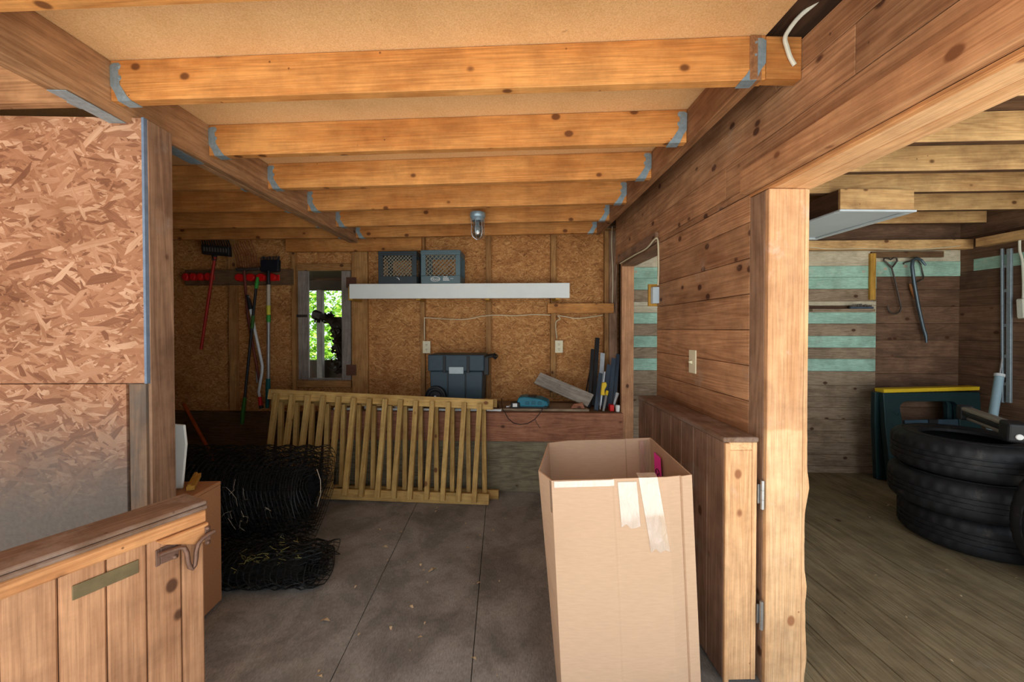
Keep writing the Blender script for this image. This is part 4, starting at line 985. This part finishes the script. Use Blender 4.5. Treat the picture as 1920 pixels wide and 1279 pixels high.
# lean-to behind the window
struct('roof_shed', MB().add([(-4.2, 3.95, 2.32), (1.2, 3.95, 2.32), (1.2, 6.3, 1.98), (-4.2, 6.3, 1.98), (-4.2, 3.95, 2.36), (1.2, 3.95, 2.36), (1.2, 6.3, 2.02), (-4.2, 6.3, 2.02)], [(3, 2, 1, 0), (4, 5, 6, 7), (0, 1, 5, 4), (1, 2, 6, 5), (2, 3, 7, 6), (3, 0, 4, 7)]), M_SHEDW)
mb = MB(); za, zb3 = at(600, 545, 6.0).z, at(600, 675, 6.0).z
struct('beam_shed', MB().box((-4.2, 5.95, za), (1.2, 6.03, 2.02)), M_SHEDW, .004)
struct('wall_shed', MB().box((-4.2, 5.97, -.1), (1.2, 6.0, zb3)), M_SHEDW, .002)
c = at(598, 600, 5.85)
single('shed_post', MB().box((c.x - .04, 5.86, -.06), (c.x + .04, 5.94, za - .002)), W('greystile', 'z'), 'post of the lean-to seen through the small window', 'post', (c.x, 5.9, -.06), bevel=.004)
c = at(572, 640, 5.3); c2 = at(592, 676, 5.3)
mb = MB(); rr = random.Random(11)
def leafcloud(mb, cen, rad, n, s, rr):
    for i in range(n):
        while True:
            v = Vector((rr.uniform(-1, 1), rr.uniform(-1, 1), rr.uniform(-1, 1)))
            if .25 < v.length < 1: break
        p = Vector(cen) + Vector((v.x * rad[0], v.y * rad[1], v.z * rad[2]))
        q_ = Euler((rr.uniform(-1, 1), rr.uniform(-1, 1), rr.uniform(0, 6.3))).to_matrix(); L = s * rr.uniform(.6, 1.3)
        mb.add([p + q_ @ Vector(v) for v in ((0, -L, 0), (L * .45, 0, L * .12), (0, L, 0), (-L * .45, 0, L * .12))], [(0, 1, 2), (0, 2, 3)])
for cx, cy, cz, r0 in ((-4.6, 9.2, 1.0, 1.2), (-3.2, 9.6, 1.6, 1.3), (-4.0, 9.9, 2.3, 1.4), (-2.4, 9.4, .9, 1.2), (-5.6, 9.8, 1.7, 1.3), (-3.6, 8.9, .5, .9)):
    leafcloud(mb, (cx, cy, cz), (r0, r0 * .7, r0), 1500, .07, rr)
o = mk('foliage', mb, M_LEAF, None, 0, Matrix.Translation((-3.8, 9.5, 0))); tag(o, 'sunlit yellow green foliage seen through the small window', 'foliage', None, 'stuff')
# dark creeper over wire netting hanging inside the lean-to
mb = MB(); rr = random.Random(3)
def vine(pts, r):
    mb.tube(pts, r, 6)
for k in range(26):
    p = [at(648 + rr.uniform(-6, 10), 690, 5.2), at(640 + rr.uniform(-14, 14), 640 + rr.uniform(-15, 15), 5.2 + rr.uniform(-.1, .1)), at(636 + rr.uniform(-16, 14), 612 + rr.uniform(-8, 8), 5.2), at(622 + rr.uniform(-10, 20), 600 + rr.uniform(-5, 6), 5.2)]
    vine(p, rr.uniform(.008, .02))
vine([at(588, 594, 5.2), at(592, 588, 5.15), at(600, 592, 5.1), at(610, 596, 5.2), at(622, 602, 5.2), at(640, 598, 5.3)], [.03, .05, .05, .03, .05, .03])
for k in range(420):
    c = at(rr.gauss(640, 9), rr.uniform(612, 700), 5.2 + rr.uniform(-.08, .08)) if k < 300 else at(rr.uniform(590, 625), rr.gauss(596, 4), 5.2)
    s = rr.uniform(.02, .05); q_ = Euler((rr.uniform(0, 6), rr.uniform(0, 6), rr.uniform(0, 6))).to_matrix()
    mb.add([c + q_ @ Vector(v) for v in ((0, -s, 0), (s * .6, 0, s * .2), (0, s, 0), (-s * .6, 0, s * .2))], [(0, 1, 2), (0, 2, 3)])
o = mk('creeper', mb, plain('dark_vine', (44, 34, 26), .8, nv=.4, ns=20), None, 0, Matrix.Translation((-2.2, 5.2, 0))); tag(o, 'dark tangled creeper hanging in the lean-to behind the window', 'creeper', None, 'stuff')
mb = MB(); a, b = at(578, 672, 5.3), at(645, 712, 5.3)
for i in range(28):
    for s in (-1, 1):
        x = a.x + (b.x - a.x) * i / 27; mb.tube([(x, 5.3, -.1), (x + s * .5, 5.3, a.z + .02)], .004, 4)
single('wire_netting', mb, M_RUSTH, 'strip of rusty wire netting low behind the window', 'netting', (-2.4, 5.3, 0))

# ================================================================== JAR LAMP, OUTLETS, SWITCHES, CABLES
c = hit(895, 396, (.085, 1, 0), 2.86)
cx = c.x; cy = 3.115 - (cx + 1.275) * .1166 - .001
Mw = Matrix.Translation((cx, cy - .065, 0)); zt4 = JB + .052
t = thing('jar_lamp', 'caged glass jar lamp fixed to a rear ceiling joist', 'lamp', (cx, cy - .065, JB - .1))
mk('mount', MB().lathe([(0, zt4 + .005), (.055, zt4 + .005), (.057, zt4 - .02), (.05, zt4 - .035), (.044, zt4 - .038), (.044, zt4 - .055), (0, zt4 - .055)], Mw, 28).box((cx - .025, cy - .066, zt4 - .02), (cx + .025, cy - .0005, zt4 + .004)), M_GALV, t)
jar = mk('glass_jar', MB().lathe([(.036, zt4 - .056), (.038, zt4 - .07), (.038, zt4 - .13), (.034, zt4 - .155), (.022, zt4 - .172), (0, zt4 - .178)], Mw, 28), M_JAR, t)
mk('bulb', MB().lathe([(.012, zt4 - .058), (.013, zt4 - .075), (.026, zt4 - .10), (.027, zt4 - .115), (.018, zt4 - .135), (0, zt4 - .14)], Mw, 20), M_TOTEL, t)
mb = MB()
for k in range(6):
    a = 2 * math.pi * (k + .25) / 6; ca, sa = math.cos(a), math.sin(a)
    mb.tube([Mw @ Vector((rr_ * ca, rr_ * sa, z)) for rr_, z in ((.05, zt4 - .04), (.046, zt4 - .09), (.048, zt4 - .14), (.036, zt4 - .17), (.012, zt4 - .187), (0, zt4 - .189))], .0022, 6)
for z, rr_ in ((zt4 - .10, .0465), (zt4 - .145, .0475)):
    mb.tube([Mw @ Vector((rr_ * math.cos(2 * math.pi * k / 24), rr_ * math.sin(2 * math.pi * k / 24), z)) for k in range(25)], .002, 6)
mk('wire_guard', mb, M_STEEL, t)

def outlet(label, px, py, d0, group='wall outlets above the bench'):
    c = pw(px, py, d0); t = thing('wall_outlet', label, 'outlet', c, WANG, group); Mw = WM[t]
    mk('cover_plate', MB().box((-.036, -.006, -.057), (.036, -.0003, .057), M=Mw), M_IVORY, t, .003, seg=2)
    for z in (-.022, .022):
        f = mk('receptacle', MB().box((-.016, -.0085, z - .015), (.016, -.0062, z + .015), M=Mw), M_IVORY, t, .002)
        mb = MB()
        for x in (-.006, .006): mb.box((x - .0014, -.0092, z - .002), (x + .0014, -.0083, z + .008), M=Mw)
        mb.box((-.0025, -.0092, z - .011), (.0025, -.0083, z - .006), M=Mw)
        mk('slots', mb, M_SLOT, f)
outlet('ivory double outlet above the left end of the tool chest', 800, 651, .056)
outlet('ivory double outlet right of the tool chest, above the grey plank', 1048, 650, .056)
# toggle switch on the boards
c = atx(1300, 678, XP - .001)
t = thing('light_switch', 'ivory light switch on the brown boards above the half door', 'switch', c)
mk('cover_plate', MB().box((XP - .008, c.y - .035, c.z - .058), (XP - .001, c.y + .035, c.z + .058)), M_IVORY, t, .003, seg=2)
mk('toggle', MB().prism([(XP - .0085, c.y - .006, c.z - .012), (XP - .0085, c.y - .006, c.z + .006), (XP - .024, c.y - .006, c.z + .002), (XP - .024, c.y - .006, c.z - .006)], (0, .012, 0)), M_IVORY, t, .001)
# surface box at the doorway
c = atx(1233, 554, XP - .001)
t = thing('junction_box', 'pale switch box on a yellow backing strip beside the doorway', 'switch box', c)
mk('box', MB().box((XP - .04, c.y - .03, c.z - .05), (XP - .001, c.y + .012, c.z + .05)), plain('pale_blue_box', (190, 206, 214), .5, nv=.04), t, .004, seg=2)
mk('backing_strip', MB().box((XP - .052, c.y + .0125, c.z - .065), (XP + .012, c.y + .028, c.z + .07)), W('yellowwood', 'z'), t, .001)
mk('toggle', MB().box((XP - .026, c.y + .0285, c.z - .005), (XP - .016, c.y + .05, c.z + .008)), M_IVORY, t, .002)
def cable(label, pts, mat, r, loc=None, name='cable', group=None):
    pts = [Vector(p) for p in pts]; out = []
    for i in range(len(pts) - 1):                        # smooth the run
        p0, p1, p2, p3 = pts[max(i - 1, 0)], pts[i], pts[i + 1], pts[min(i + 2, len(pts) - 1)]
        for k in range(6):
            u = k / 6; out.append(.5 * ((2 * p1) + (p2 - p0) * u + (2 * p0 - 5 * p1 + 4 * p2 - p3) * u * u + (3 * p1 - p0 - 3 * p2 + p3) * u ** 3))
    out.append(pts[-1])
    return single(name, MB().tube(out, r, 8), mat, label, 'cable', loc or pts[0], group=group)
X_ = XP - .008
cable('cream cable running over the doorway trim down to the pale switch box', [atx(1163, 494, XP - .03), atx(1190, 478, XP - .03), atx(1212, 466, XP - .03), atx(1226, 450, XP - .03), atx(1232, 447, XP - .026), atx(1234, 456, X_), atx(1235, 500, X_), atx(1234, 535, X_ - .01)], M_CABLE, .005)
cable('thin cable from the first outlet up and along the strand board', [pw(796, 638, .066), pw(796, 600, .066), pw(799, 596, .066), pw(830, 598, .066), pw(870, 599, .066), pw(905, 593, .066), pw(930, 591, .066), pw(965, 592, .066), pw(1000, 590, .066), pw(1032, 591, .066)], M_CABLE, .004)
cable('thin cable draped under the short yellow board to the second outlet', [pw(1044, 635, .066), pw(1042, 606, .066), pw(1050, 598, .066), pw(1046, 592, .066), pw(1060, 594, .066), pw(1080, 597, .066), pw(1105, 595, .066), pw(1130, 591, .066)], M_CABLE, .004)
cable('cable stapled down the grey corner stud', [pw(1148, 425, .083), pw(1147, 460, .083), pw(1149, 520, .083), pw(1148, 570, .083)], M_CABLE, .0045)
cable('white cable looping over the short block at the nearest joist', [at(1600, -60, 1.06), at(1535, 0, 1.16), at(1500, 30, 1.20), at(1480, 55, 1.225), at(1472, 72, 1.235), at(1476, 90, 1.24), at(1482, 108, 1.242), at(1490, 122, 1.243)], M_CABLEW, .0065)
pts = [pr(1500, 462, .108), pr(1560, 467, .105), pr(1620, 466, .105), pr(1680, 468, .105), pr(1740, 467, .105), pr(1800, 461, .105)]
cable('cream cable stapled along the top plate of the right room', pts, M_CABLE, .004)

# ================================================================== LEFT CORNER: CABINET, STRIPS, WIRE ROLLS
t = thing('storage_cabinet', 'low particle board cabinet at the foot of the grey post', 'cabinet', (-1.53, 1.77, 0))
x0, x1, y0, y1, zh = -1.75, -1.314, 1.64, 1.89, .588
mk('carcass', MB().box((x0, y0, .06), (x1 - .012, y1, zh - .016)).box((x0, y0 + .01, 0), (x1 - .06, y1 - .01, .0595)), M_PBOARD, t, .002)
mk('top_panel', MB().box((x0, y0, zh - .0155), (x1, y1 + .002, zh)), M_PBOARD, t, .002)
mk('end_panel', MB().box((x1 - .0115, y0, .03), (x1, y1, zh - .0165)), M_PBOARD, t, .001)
mk('base_rail', MB().box((x1 - .045, y0, 0.0), (x1 - .03, y1 - .005, .055)), M_PBOARD, t, .001)
c = atz(357, 908, zh)
single('white_board', MB().add([(c.x - .03, 1.80, zh + .001), (c.x + .006, 1.80, zh + .001), (c.x + .026, 1.80, zh + .20), (c.x + .018, 1.80, zh + .285), (c.x - .03, 1.80, zh + .29), (c.x - .03, 1.812, zh + .001), (c.x + .006, 1.812, zh + .001), (c.x + .026, 1.812, zh + .20), (c.x + .018, 1.812, zh + .285), (c.x - .03, 1.812, zh + .29)],
   [(4, 3, 2, 1, 0), (5, 6, 7, 8, 9)] + [(i, (i + 1) % 5, (i + 1) % 5 + 5, i + 5) for i in range(5)]), M_WHITE, 'narrow white board standing on the low cabinet behind the post', 'board', (c.x, 1.8, zh), bevel=.003)
a, b = atz(357, 921, zh), atz(370, 896, zh)
a.z = b.z = zh + .012
single('moulding_offcut', MB().bar(a, b, .03, .02, (0, 0, 1)).bar(a + Vector((-.006, 0, .013)), b + Vector((-.006, 0, .013)), .012, .006, (0, 0, 1)), W('yellowwood', 'y'), 'short grooved moulding offcut on top of the low cabinet', 'offcut', (a.x, a.y, zh), bevel=.001)
pt = pw(345, 758, .03); pb = at(424, 903, 3.2); kk = (0.013 - pt.z) / (pb.z - pt.z); pb2 = pt + (pb - pt) * kk
single('orange_pole', MB().tube([pt, pt.lerp(pb2, .5), pb2], .014, 10), M_ORANGEH, 'worn orange pole leaning on the wall behind the wire rolls', 'pole', pb2)

def wireroll(label, cen, L, rads, turns, nseg, nlen, wth, ang=0, squash=1.0, seed=1, tail=None, netr=None):
    rr = random.Random(seed); t = thing('wire_roll', label, 'wire roll', (cen[0], cen[1], 0), ang, 'rolls of black wire fencing'); Mw = WM[t]
    Mi = Mw
    vs = []; fs = []; tot = int(nseg * turns)
    for i in range(tot + 1):
        a = 2 * math.pi * i / nseg; r = rads[0] + (rads[1] - rads[0]) * i / tot + rr.uniform(-.004, .004)
        y, z = r * math.cos(a), cen[2] + r * squash * math.sin(a)
        sh = .03 * math.sin(i * .37)
        for j in range(nlen + 1):
            wob = .006 * math.sin(j * 1.7 + i * .9)
            vs.append(Mw @ Vector((-L * j / nlen + sh, y + wob, max(.003, z + wob))))
    if tail:
        for y, z in tail:
            tot += 1
            for j in range(nlen + 1): vs.append(Mw @ Vector((-L * j / nlen + .02 * math.sin(tot), y, z)))
    for i in range(tot):
        for j in range(nlen): fs.append((i * (nlen + 1) + j, i * (nlen + 1) + j + 1, (i + 1) * (nlen + 1) + j + 1, (i + 1) * (nlen + 1) + j))
    o = mk('fence_mesh', MB().add(vs, fs), M_WIRE, t)
    m = o.modifiers.new('wires', 'WIREFRAME'); m.thickness = wth; m.use_even_offset = False; m.use_boundary = True
    if netr:                                             # the finer netting rolled up inside
        mb = MB(); n2 = 40; vs = []; fs = []; K = int(n2 * netr[2])
        for i in range(K + 1):
            a = 2 * math.pi * i / n2; r = netr[0] + (netr[1] - netr[0]) * i / K + rr.uniform(-.006, .006)
            for j in range(19): vs.append(Mw @ Vector((-.06 - (L - .08) * j / 18 + rr.uniform(-.01, .01), r * math.cos(a) + rr.uniform(-.004, .004), max(.004, cen[2] + r * squash * math.sin(a) + rr.uniform(-.004, .004)))))
        for i in range(K):
            for j in range(18): fs.append((i * 19 + j, i * 19 + j + 1, (i + 1) * 19 + j + 1, (i + 1) * 19 + j))
        mk('netting', mb.add(vs, fs, 0, True), M_NET, t)
    return t
wireroll('upper loose roll of black wire fencing by the railing', (-1.15, 2.50, .30), 1.0, (.09, .285), 6.0, 34, 30, .0046, R(-2), 1.0, 5, netr=(.04, .165, 3))
wireroll('lower flattened roll of black wire fencing lying on the floor', (-.93, 2.09, .085), 1.1, (.05, .17), 5.0, 26, 34, .0046, R(0), .55, 8, tail=[(.19, .03), (.21, .004)], netr=(.03, .13, 3))
mb = MB(); rr = random.Random(31)
for k in range(16):
    p = Vector((rr.uniform(-1.7, -1.2), 2.50 - .29 + rr.uniform(-.02, .03), rr.uniform(.12, .5))); pts = [p]
    for q_ in range(4): p = p + Vector((rr.uniform(-.02, .03), rr.uniform(-.01, .012), rr.uniform(-.045, .02))); pts.append(p)
    mb.tube(pts, .0007, 4)
p = Vector((-1.13, 2.46, .44)); mb.tube([p, p + Vector((.03, -.02, -.06)), p + Vector((.035, -.03, -.14)), p + Vector((.01, -.02, -.22))], .002, 5)
o = mk('loose_strands', mb, M_PALEW, None, 0, Matrix.Translation((-1.4, 2.2, .2))); tag(o, 'pale loose wire ends and string caught on the upper black roll', 'wire ends', None, 'stuff')
mb = MB(); rr = random.Random(9)
for k in range(30):
    x, y = rr.gauss(-1.2, .1), rr.gauss(2.03, .05); z = .165 + rr.uniform(-.03, .02); p = Vector((x, y, z)); pts = [p]
    for q_ in range(3): p = p + Vector((rr.uniform(-.03, .03), rr.uniform(-.015, .015), rr.uniform(-.012, .02))); pts.append(p)
    mb.tube(pts, .0013, 4)
o = mk('dry_weeds', mb, M_WEED, None, 0, Matrix.Translation((-1.2, 2.0, .1))); tag(o, 'yellow dry weed stalks caught in the black wire roll', 'weeds', None, 'stuff')

# ================================================================== RIGHT ROOM THINGS
def tyre(label, M, Rr=.33, wth=.215, ri=.195, group='stack of tyres in the right room', seed=0):
    t = thing('tyre', label, 'tyre', M.translation, 0, group)
    h = wth; P_ = [(ri, .03), (ri + .004, .014), (ri + .02, .006), (ri + .055, 0), (Rr - .035, .006), (Rr - .016, .018), (Rr - .005, .032), (Rr, .045), (Rr, .074), (Rr - .007, .076), (Rr - .007, .083), (Rr, .085), (Rr, .104), (Rr - .007, .106), (Rr - .007, .111), (Rr, .113), (Rr, .132), (Rr - .007, .134), (Rr - .007, .141), (Rr, .143), (Rr, h - .045), (Rr - .005, h - .032), (Rr - .016, h - .018), (Rr - .035, h - .006), (ri + .055, h), (ri + .02, h - .006), (ri + .004, h - .014), (ri, h - .03), (ri + .012, h - .04), (Rr - .045, h - .05), (Rr - .02, h - .09), (Rr - .02, .09), (Rr - .045, .05), (ri + .012, .04)]
    tread = {5, 6, 7, 8, 19, 20, 21, 22}; tread2 = {11, 12, 15, 16}
    def mod(k, j, r):
        if j in tread and k % 4 == 0: return r - .006
        if j in tread2 and k % 4 == 2: return r - .004
        if j in (3, 24) : return r
        return r
    mb = MB().lathe(P_, M, 132, closed=True, mod=mod)
    mk('carcass', mb, M_RUBBER, t)
    mb = MB()
    for r_, z in ((Rr - .055, .0015), (Rr - .055, h - .0015), (ri + .03, h - .004), (ri + .03, .004)):
        mb.tube([M @ Vector((r_ * math.cos(2 * math.pi * k / 64), r_ * math.sin(2 * math.pi * k / 64), z)) for k in range(65)], .0028, 5)
    mk('sidewall_ring', mb, M_RUBBER, t)
    return t
def TM(x, y, z, tilt=0, ang=0): return Matrix.Translation((x, y, z)) @ Matrix.Rotation(ang, 4, 'Z') @ Matrix.Rotation(tilt, 4, 'X')
tyre('bottom tyre of the black stack in the right room', TM(2.90, 2.37, .004))
tyre('middle tyre of the black stack, pushed a little to the side', TM(2.83, 2.36, .222), .335)
tyre('top tyre of the black stack, under the silver carrier bars', TM(2.85, 2.37, .440, 0, .3), .33)
tyre('tyre standing upright in front of the stack, cut by the edge', Matrix.Translation((2.93, 1.99, .331)) @ Matrix.Rotation(R(90), 4, 'X'), .328, .19, .195, None)
# carrier bars on the top tyre
zc_ = .66
pA = hit(1808, 775, (0, 1, 0), 2.56); pB = hit(1890, 820, (0, 1, 0), 2.03)
pA, pB = at(1812, 782, 2.52), at(1893, 826, 2.12)
pA.z = max(pA.z, .70); pB.z = max(pB.z, .722)
t = thing('ski_carrier', 'silver and black roof carrier bars lying on the top tyre', 'carrier', (pA + pB) / 2)
dv = (pB - pA).normalized(); sd = dv.cross(Vector((0, 0, 1))).normalized()
mk('upper_bar', MB().bar(pA + Vector((0, 0, .052)), pB + Vector((0, 0, .052)), .055, .028, (0, 0, 1)), M_SILV, t, .01, seg=3)
mk('lower_bar', MB().bar(pA - sd * .02 + Vector((0, 0, -.008)), pB - sd * .02 + Vector((0, 0, -.008)), .05, .024, (0, 0, 1)), M_SILV, t, .008, seg=3)
mk('rubber_pad', MB().bar(pA + Vector((0, 0, .024)), pB + Vector((0, 0, .024)), .05, .03, (0, 0, 1)), M_BLACK, t, .006)
mk('end_bracket', MB().bar(pB - dv * .01 + Vector((0, 0, .025)), pB + dv * .085 + Vector((0, 0, .018)), .085, .105, (0, 0, 1)), M_BLACK, t, .014, seg=3)
mk('hinge_block', MB().bar(pA - dv * .05 + Vector((0, 0, .026)), pA + dv * .012 + Vector((0, 0, .026)), .065, .095, (0, 0, 1)), M_BLACK, t, .01, seg=2)
cb = pB + dv * .087 + Vector((0, 0, .0))
mk('lock_button', MB().lathe([(0, .005), (.013, .004), (.016, 0)], Matrix.Translation(cb) @ dv.to_track_quat('Z', 'Y').to_matrix().to_4x4(), 18), M_PAPER, t)
# sawhorse
fl = atz(1700, 908, 0); YS = fl.y
def S(px, py, Y=None): return at(px, py, YS if Y is None else Y)
t = thing('sawhorse', 'folded dark green plastic sawhorse with yellow top edge', 'sawhorse', (S(1750, 900).x, YS, 0))
def arc(cx, cy, rx, ry, a0_, a1_, n=5): return [S(cx + rx * math.cos(R(a0_ + (a1_ - a0_) * k / n)), cy - ry * math.sin(R(a0_ + (a1_ - a0_) * k / n))) for k in range(n + 1)]
out_ = [S(1656, 737), S(1838, 735), S(1840, 775), S(1846, 905), S(1808, 905), S(1800, 800)] + arc(1783, 765, 14, 12, 0, 90) + arc(1702, 765, 14, 12, 90, 180) + [S(1694, 800), S(1700, 902), S(1699, 908), S(1672, 910), S(1660, 800)]
out_[3].z = out_[4].z = .002; out_[-4 + 1].z = .002
for p in out_: p.z = max(p.z, .002)
mk('front_frame', MB().prism(out_, (0, .045, 0)), M_SAW, t, .006, seg=2)
bk = [p + Vector((.0, .10 - .06 * (p.z / .8), 0)) for p in out_]
mk('rear_frame', MB().prism([p + Vector((-.03, 0, 0)) for p in bk], (0, .04, 0)), M_SAW, t, .006, seg=2)
mk('tray', MB().prism([S(1697, 788, YS + .01), S(1806, 786, YS + .01), S(1806, 852, YS + .01), S(1703, 854, YS + .01)], (0, .02, 0)), M_SAWP, t, .006, seg=2)
mk('tray_latch', MB().prism([S(1742, 787, YS), S(1760, 787, YS), S(1760, 796, YS), S(1742, 796, YS)], (0, .008, 0)), M_BLACK, t, .002)
mk('cross_bar', MB().prism([S(1698, 856, YS + .012), S(1806, 855, YS + .012), S(1806, 872, YS + .012), S(1702, 874, YS + .012)], (0, .03, 0)), M_SAW, t, .005)
mk('top_edge', MB().prism([S(1657, 730), S(1838, 725), S(1837, 732), S(1658, 737)], (0, .085, 0)), M_YELLOW, t, .003)
mb = MB()
for k in range(5):
    c = S(1678 + k * 1.2, 775 + k * 26, YS - .001); mb.tube([c + Vector((-.035, 0, .03)), c + Vector((.02, 0, -.02)), c + Vector((.035, 0, .0))], .003, 5)
mk('leg_ribs', mb, M_SAW, t)

# hooks and bars on the boards
def RP(px, py, d=.03): return pr(px, py, d)
t = thing('hay_hook', 'long thin hay hook with heart shaped handle on the boards', 'hook', RP(1674, 585))
mk('shaft', MB().tube([RP(1672, 502), RP(1679, 530), RP(1687, 565), RP(1690, 577), RP(1686, 586), RP(1678, 589), RP(1669, 586), RP(1665, 579), RP(1665, 573)], .006, 8), M_IRON, t)
mk('handle_loop', MB().tube([RP(1672, 502), RP(1664, 494), RP(1657, 488), RP(1658, 484), RP(1664, 484), RP(1670, 487), RP(1676, 483), RP(1681, 484), RP(1682, 489), RP(1677, 496), RP(1672, 502)], .007, 8), M_IRON, t)
t = thing('wrecking_bar', 'long steel wrecking bar with claw hanging on the painted boards', 'crowbar', RP(1738, 645))
mk('bar', MB().tube([RP(1735, 496, .06), RP(1728, 488, .06), RP(1718, 484, .06), RP(1711, 488, .06), RP(1710, 500, .06), RP(1714, 530, .06), RP(1722, 575, .05), RP(1731, 615, .04), RP(1736, 630, .04), RP(1737, 643, .045)], [.006, .011, .013, .014, .014, .0135, .0135, .0135, .013, .008], 10), M_BARSTEEL, t)
mk('claw', MB().tube([RP(1728, 488, .06), RP(1736, 498, .075)], [.010, .006], 6), M_BARSTEEL, t)
t = thing('hand_hook', 'small bale hook with brown wooden handle beside the wrecking bar', 'hook', RP(1712, 555))
mk('wire', MB().tube([RP(1694, 496, .02), RP(1695, 493, .02), RP(1705, 490, .02), RP(1720, 487, .02), RP(1726, 495, .02), RP(1732, 520, .02), RP(1730, 524, .02), RP(1712, 533, .025)], .005, 8), M_IRON, t)
mk('grip', MB().tube([RP(1706, 532, .03), RP(1709, 540, .03), RP(1713, 552, .03), RP(1716, 560, .03)], [.010, .014, .014, .009], 10), plain('turned_brown_handle', (150, 100, 56), .5, nv=.1), t)
a, b = pr(1525, 582, .06), pr(1643, 582, .06)
t = thing('tool_ledge', 'narrow wooden ledge strip across the painted boards', 'ledge', ((a.x + b.x) / 2, yr((a.x + b.x) / 2, .03), a.z))
mk('ledge', wbox(MB(), a.x, b.x, pr(1590, 584, .06).z, pr(1590, 579, .06).z, .0125, .05, 0, yr), W('bare', 'x'), t, .001)
mk('holed_strip', wbox(MB(), a.x, b.x, pr(1590, 578.5, .06).z, pr(1590, 573, .06).z, .0125, .02, 0, yr), W('darkwood', 'x'), t, .001)
c = pr(1614, 577, .05)
t = thing('hand_brush', 'dark bristled hand brush lying on the narrow ledge', 'brush', c)
z0_ = pr(1590, 579, .06).z
mb = MB(); rr = random.Random(2)
mk('back', MB().box((c.x - .10, c.y - .012, z0_ + .001), (c.x + .11, c.y + .012, z0_ + .018)), M_SLATE, t, .004)
for k in range(90):
    p = Vector((c.x + rr.uniform(-.09, .09), c.y + rr.uniform(-.01, .01), z0_ + .016)); mb.tube([p, p + Vector((rr.uniform(-.02, .02), 0, .028 - abs(p.x - c.x) * .14))], .0016, 4)
mk('bristles', mb, plain('grey_bristle', (104, 98, 88), .8), t)
# metal track on the side wall
def RX(px, py, d=.01): return atx(px, py, xc - d)
t = thing('metal_track', 'tall pair of grey slotted metal rails on the dark side wall', 'rail', RX(1886, 750))
for (x0_, x1_) in ((1879.5, 1880.5), (1893.5, 1892)):
    wd = .014 if x0_ < 1885 else .030
    p0, p1 = RX(x0_, 466, .012), RX(x1_, 755, .012); mk('rail', MB().bar(p0, p1, wd, .02, (-1, 0, 0)), M_GALVR, t, .002)
for py in (499, 545, 610, 668, 720): mk('cross_tie', MB().bar(RX(1879, py, .012), RX(1894, py, .012), .025, .012, (-1, 0, 0)), M_GALVR, t, .001)
pA, pB = at(1861, 786, 2.95), at(1874, 704, 2.99)
pF = pA + (pB - pA) * ((0.02 - pA.z) / (pB.z - pA.z))
t = thing('hand_pump', 'pale blue tube with thin rod standing behind the tyres', 'tube', pF)
mk('barrel', MB().tube([pF, pB], .026, 16), plain('pale_blue_enamel', (150, 178, 190), .4, nv=.05), t)
mk('collar', MB().tube([pB - (pB - pA).normalized() * .01, pB + (pB - pA).normalized() * .012], .030, 16), M_WPOLE, t)
mk('rod', MB().tube([pB, at(1879, 673, 3.0)], .006, 8), M_STEEL, t)
cable('white cord hanging with a plug on the right room side wall', [atx(1912, 440, xc - .05), atx(1912, 470, xc - .02), atx(1917, 490, xc - .015), atx(1919, 540, xc - .015), atx(1918, 565, xc - .015)], M_CABLEW, .008)
t = single('plug_block', MB().bar(atx(1915, 560, xc - .02), atx(1917, 597, xc - .02), .05, .035, (-1, 0, 0)), M_CABLEW, 'white plug block at the end of the hanging cord', 'plug', atx(1915, 597, xc - .02), bevel=.008)
# white bottomed box under the joists
zl0 = 2.05
t = thing('ceiling_box', 'wooden box with white tray bottom hanging under right room joists', 'ceiling box', (2.37, 2.86, zl0))
bx0, bx1, by0, by1 = 2.14, 2.62, 2.47, 3.26
mk('front_board', MB().box((bx0, by0, zl0 + .006), (bx1, by0 + .018, 2.186)), W('rjoist', 'x'), t, .002)
mk('left_board', MB().box((bx0, by0 + .0185, zl0 + .006), (bx0 + .018, by1, 2.186)), W('darkwood', 'y'), t, .002)
mk('right_board', MB().box((bx1 - .018, by0 + .0185, zl0 + .006), (bx1, by1, 2.186)), W('darkwood', 'y'), t, .002)
mk('rear_board', MB().box((bx0 + .0185, by1 - .018, zl0 + .006), (bx1 - .0185, by1, 2.186)), W('darkwood', 'x'), t, .002)
M_TRAY = plain('pale_blue_white_tray', (206, 216, 224), .4, nv=.04, ns=6)
mb = MB()
for a, b in (((bx0 - .01, by0 - .01), (bx1 + .01, by0 + .03)), ((bx0 - .01, by1 - .03), (bx1 + .01, by1 + .01)), ((bx0 - .01, by0 + .0305), (bx0 + .03, by1 - .0305)), ((bx1 - .03, by0 + .0305), (bx1 + .01, by1 - .0305))):
    mb.box((a[0], a[1], zl0 - .008), (b[0], b[1], zl0 + .005))
mk('tray_rim', mb, M_TRAY, t, .003)
mk('tray', MB().box((bx0 + .031, by0 + .031, zl0 + .004), (bx1 - .031, by1 - .031, zl0 + .010)), M_TRAY, t)

# scraps on the floor
mb = MB(); rr = random.Random(21)
for k in range(70):
    x = rr.uniform(-.85, .10) if k < 46 else rr.uniform(1.2, 3.2); y = rr.uniform(1.2, 2.9); s = rr.uniform(.004, .014) * (1.0 if k % 9 else 1.8); a = rr.uniform(0, 6.3)
    m = Matrix.Translation((x, y, .001)) @ Matrix.Rotation(a, 4, 'Z')
    mb.add([m @ Vector(v) for v in ((-s, -s * .2, 0), (0, -s * .5, s * .5), (s, 0, .001), (.2 * s, s * .5, .4 * s), (-.7 * s, s * .3, .001))], [(0, 1, 2, 3, 4)])
o = mk('leaf_litter', mb, M_STRAW, None, 0, Matrix.Translation((0, 2, 0))); tag(o, 'scattered pale leaf scraps and wood chips on the floors', 'leaf litter', None, 'stuff')
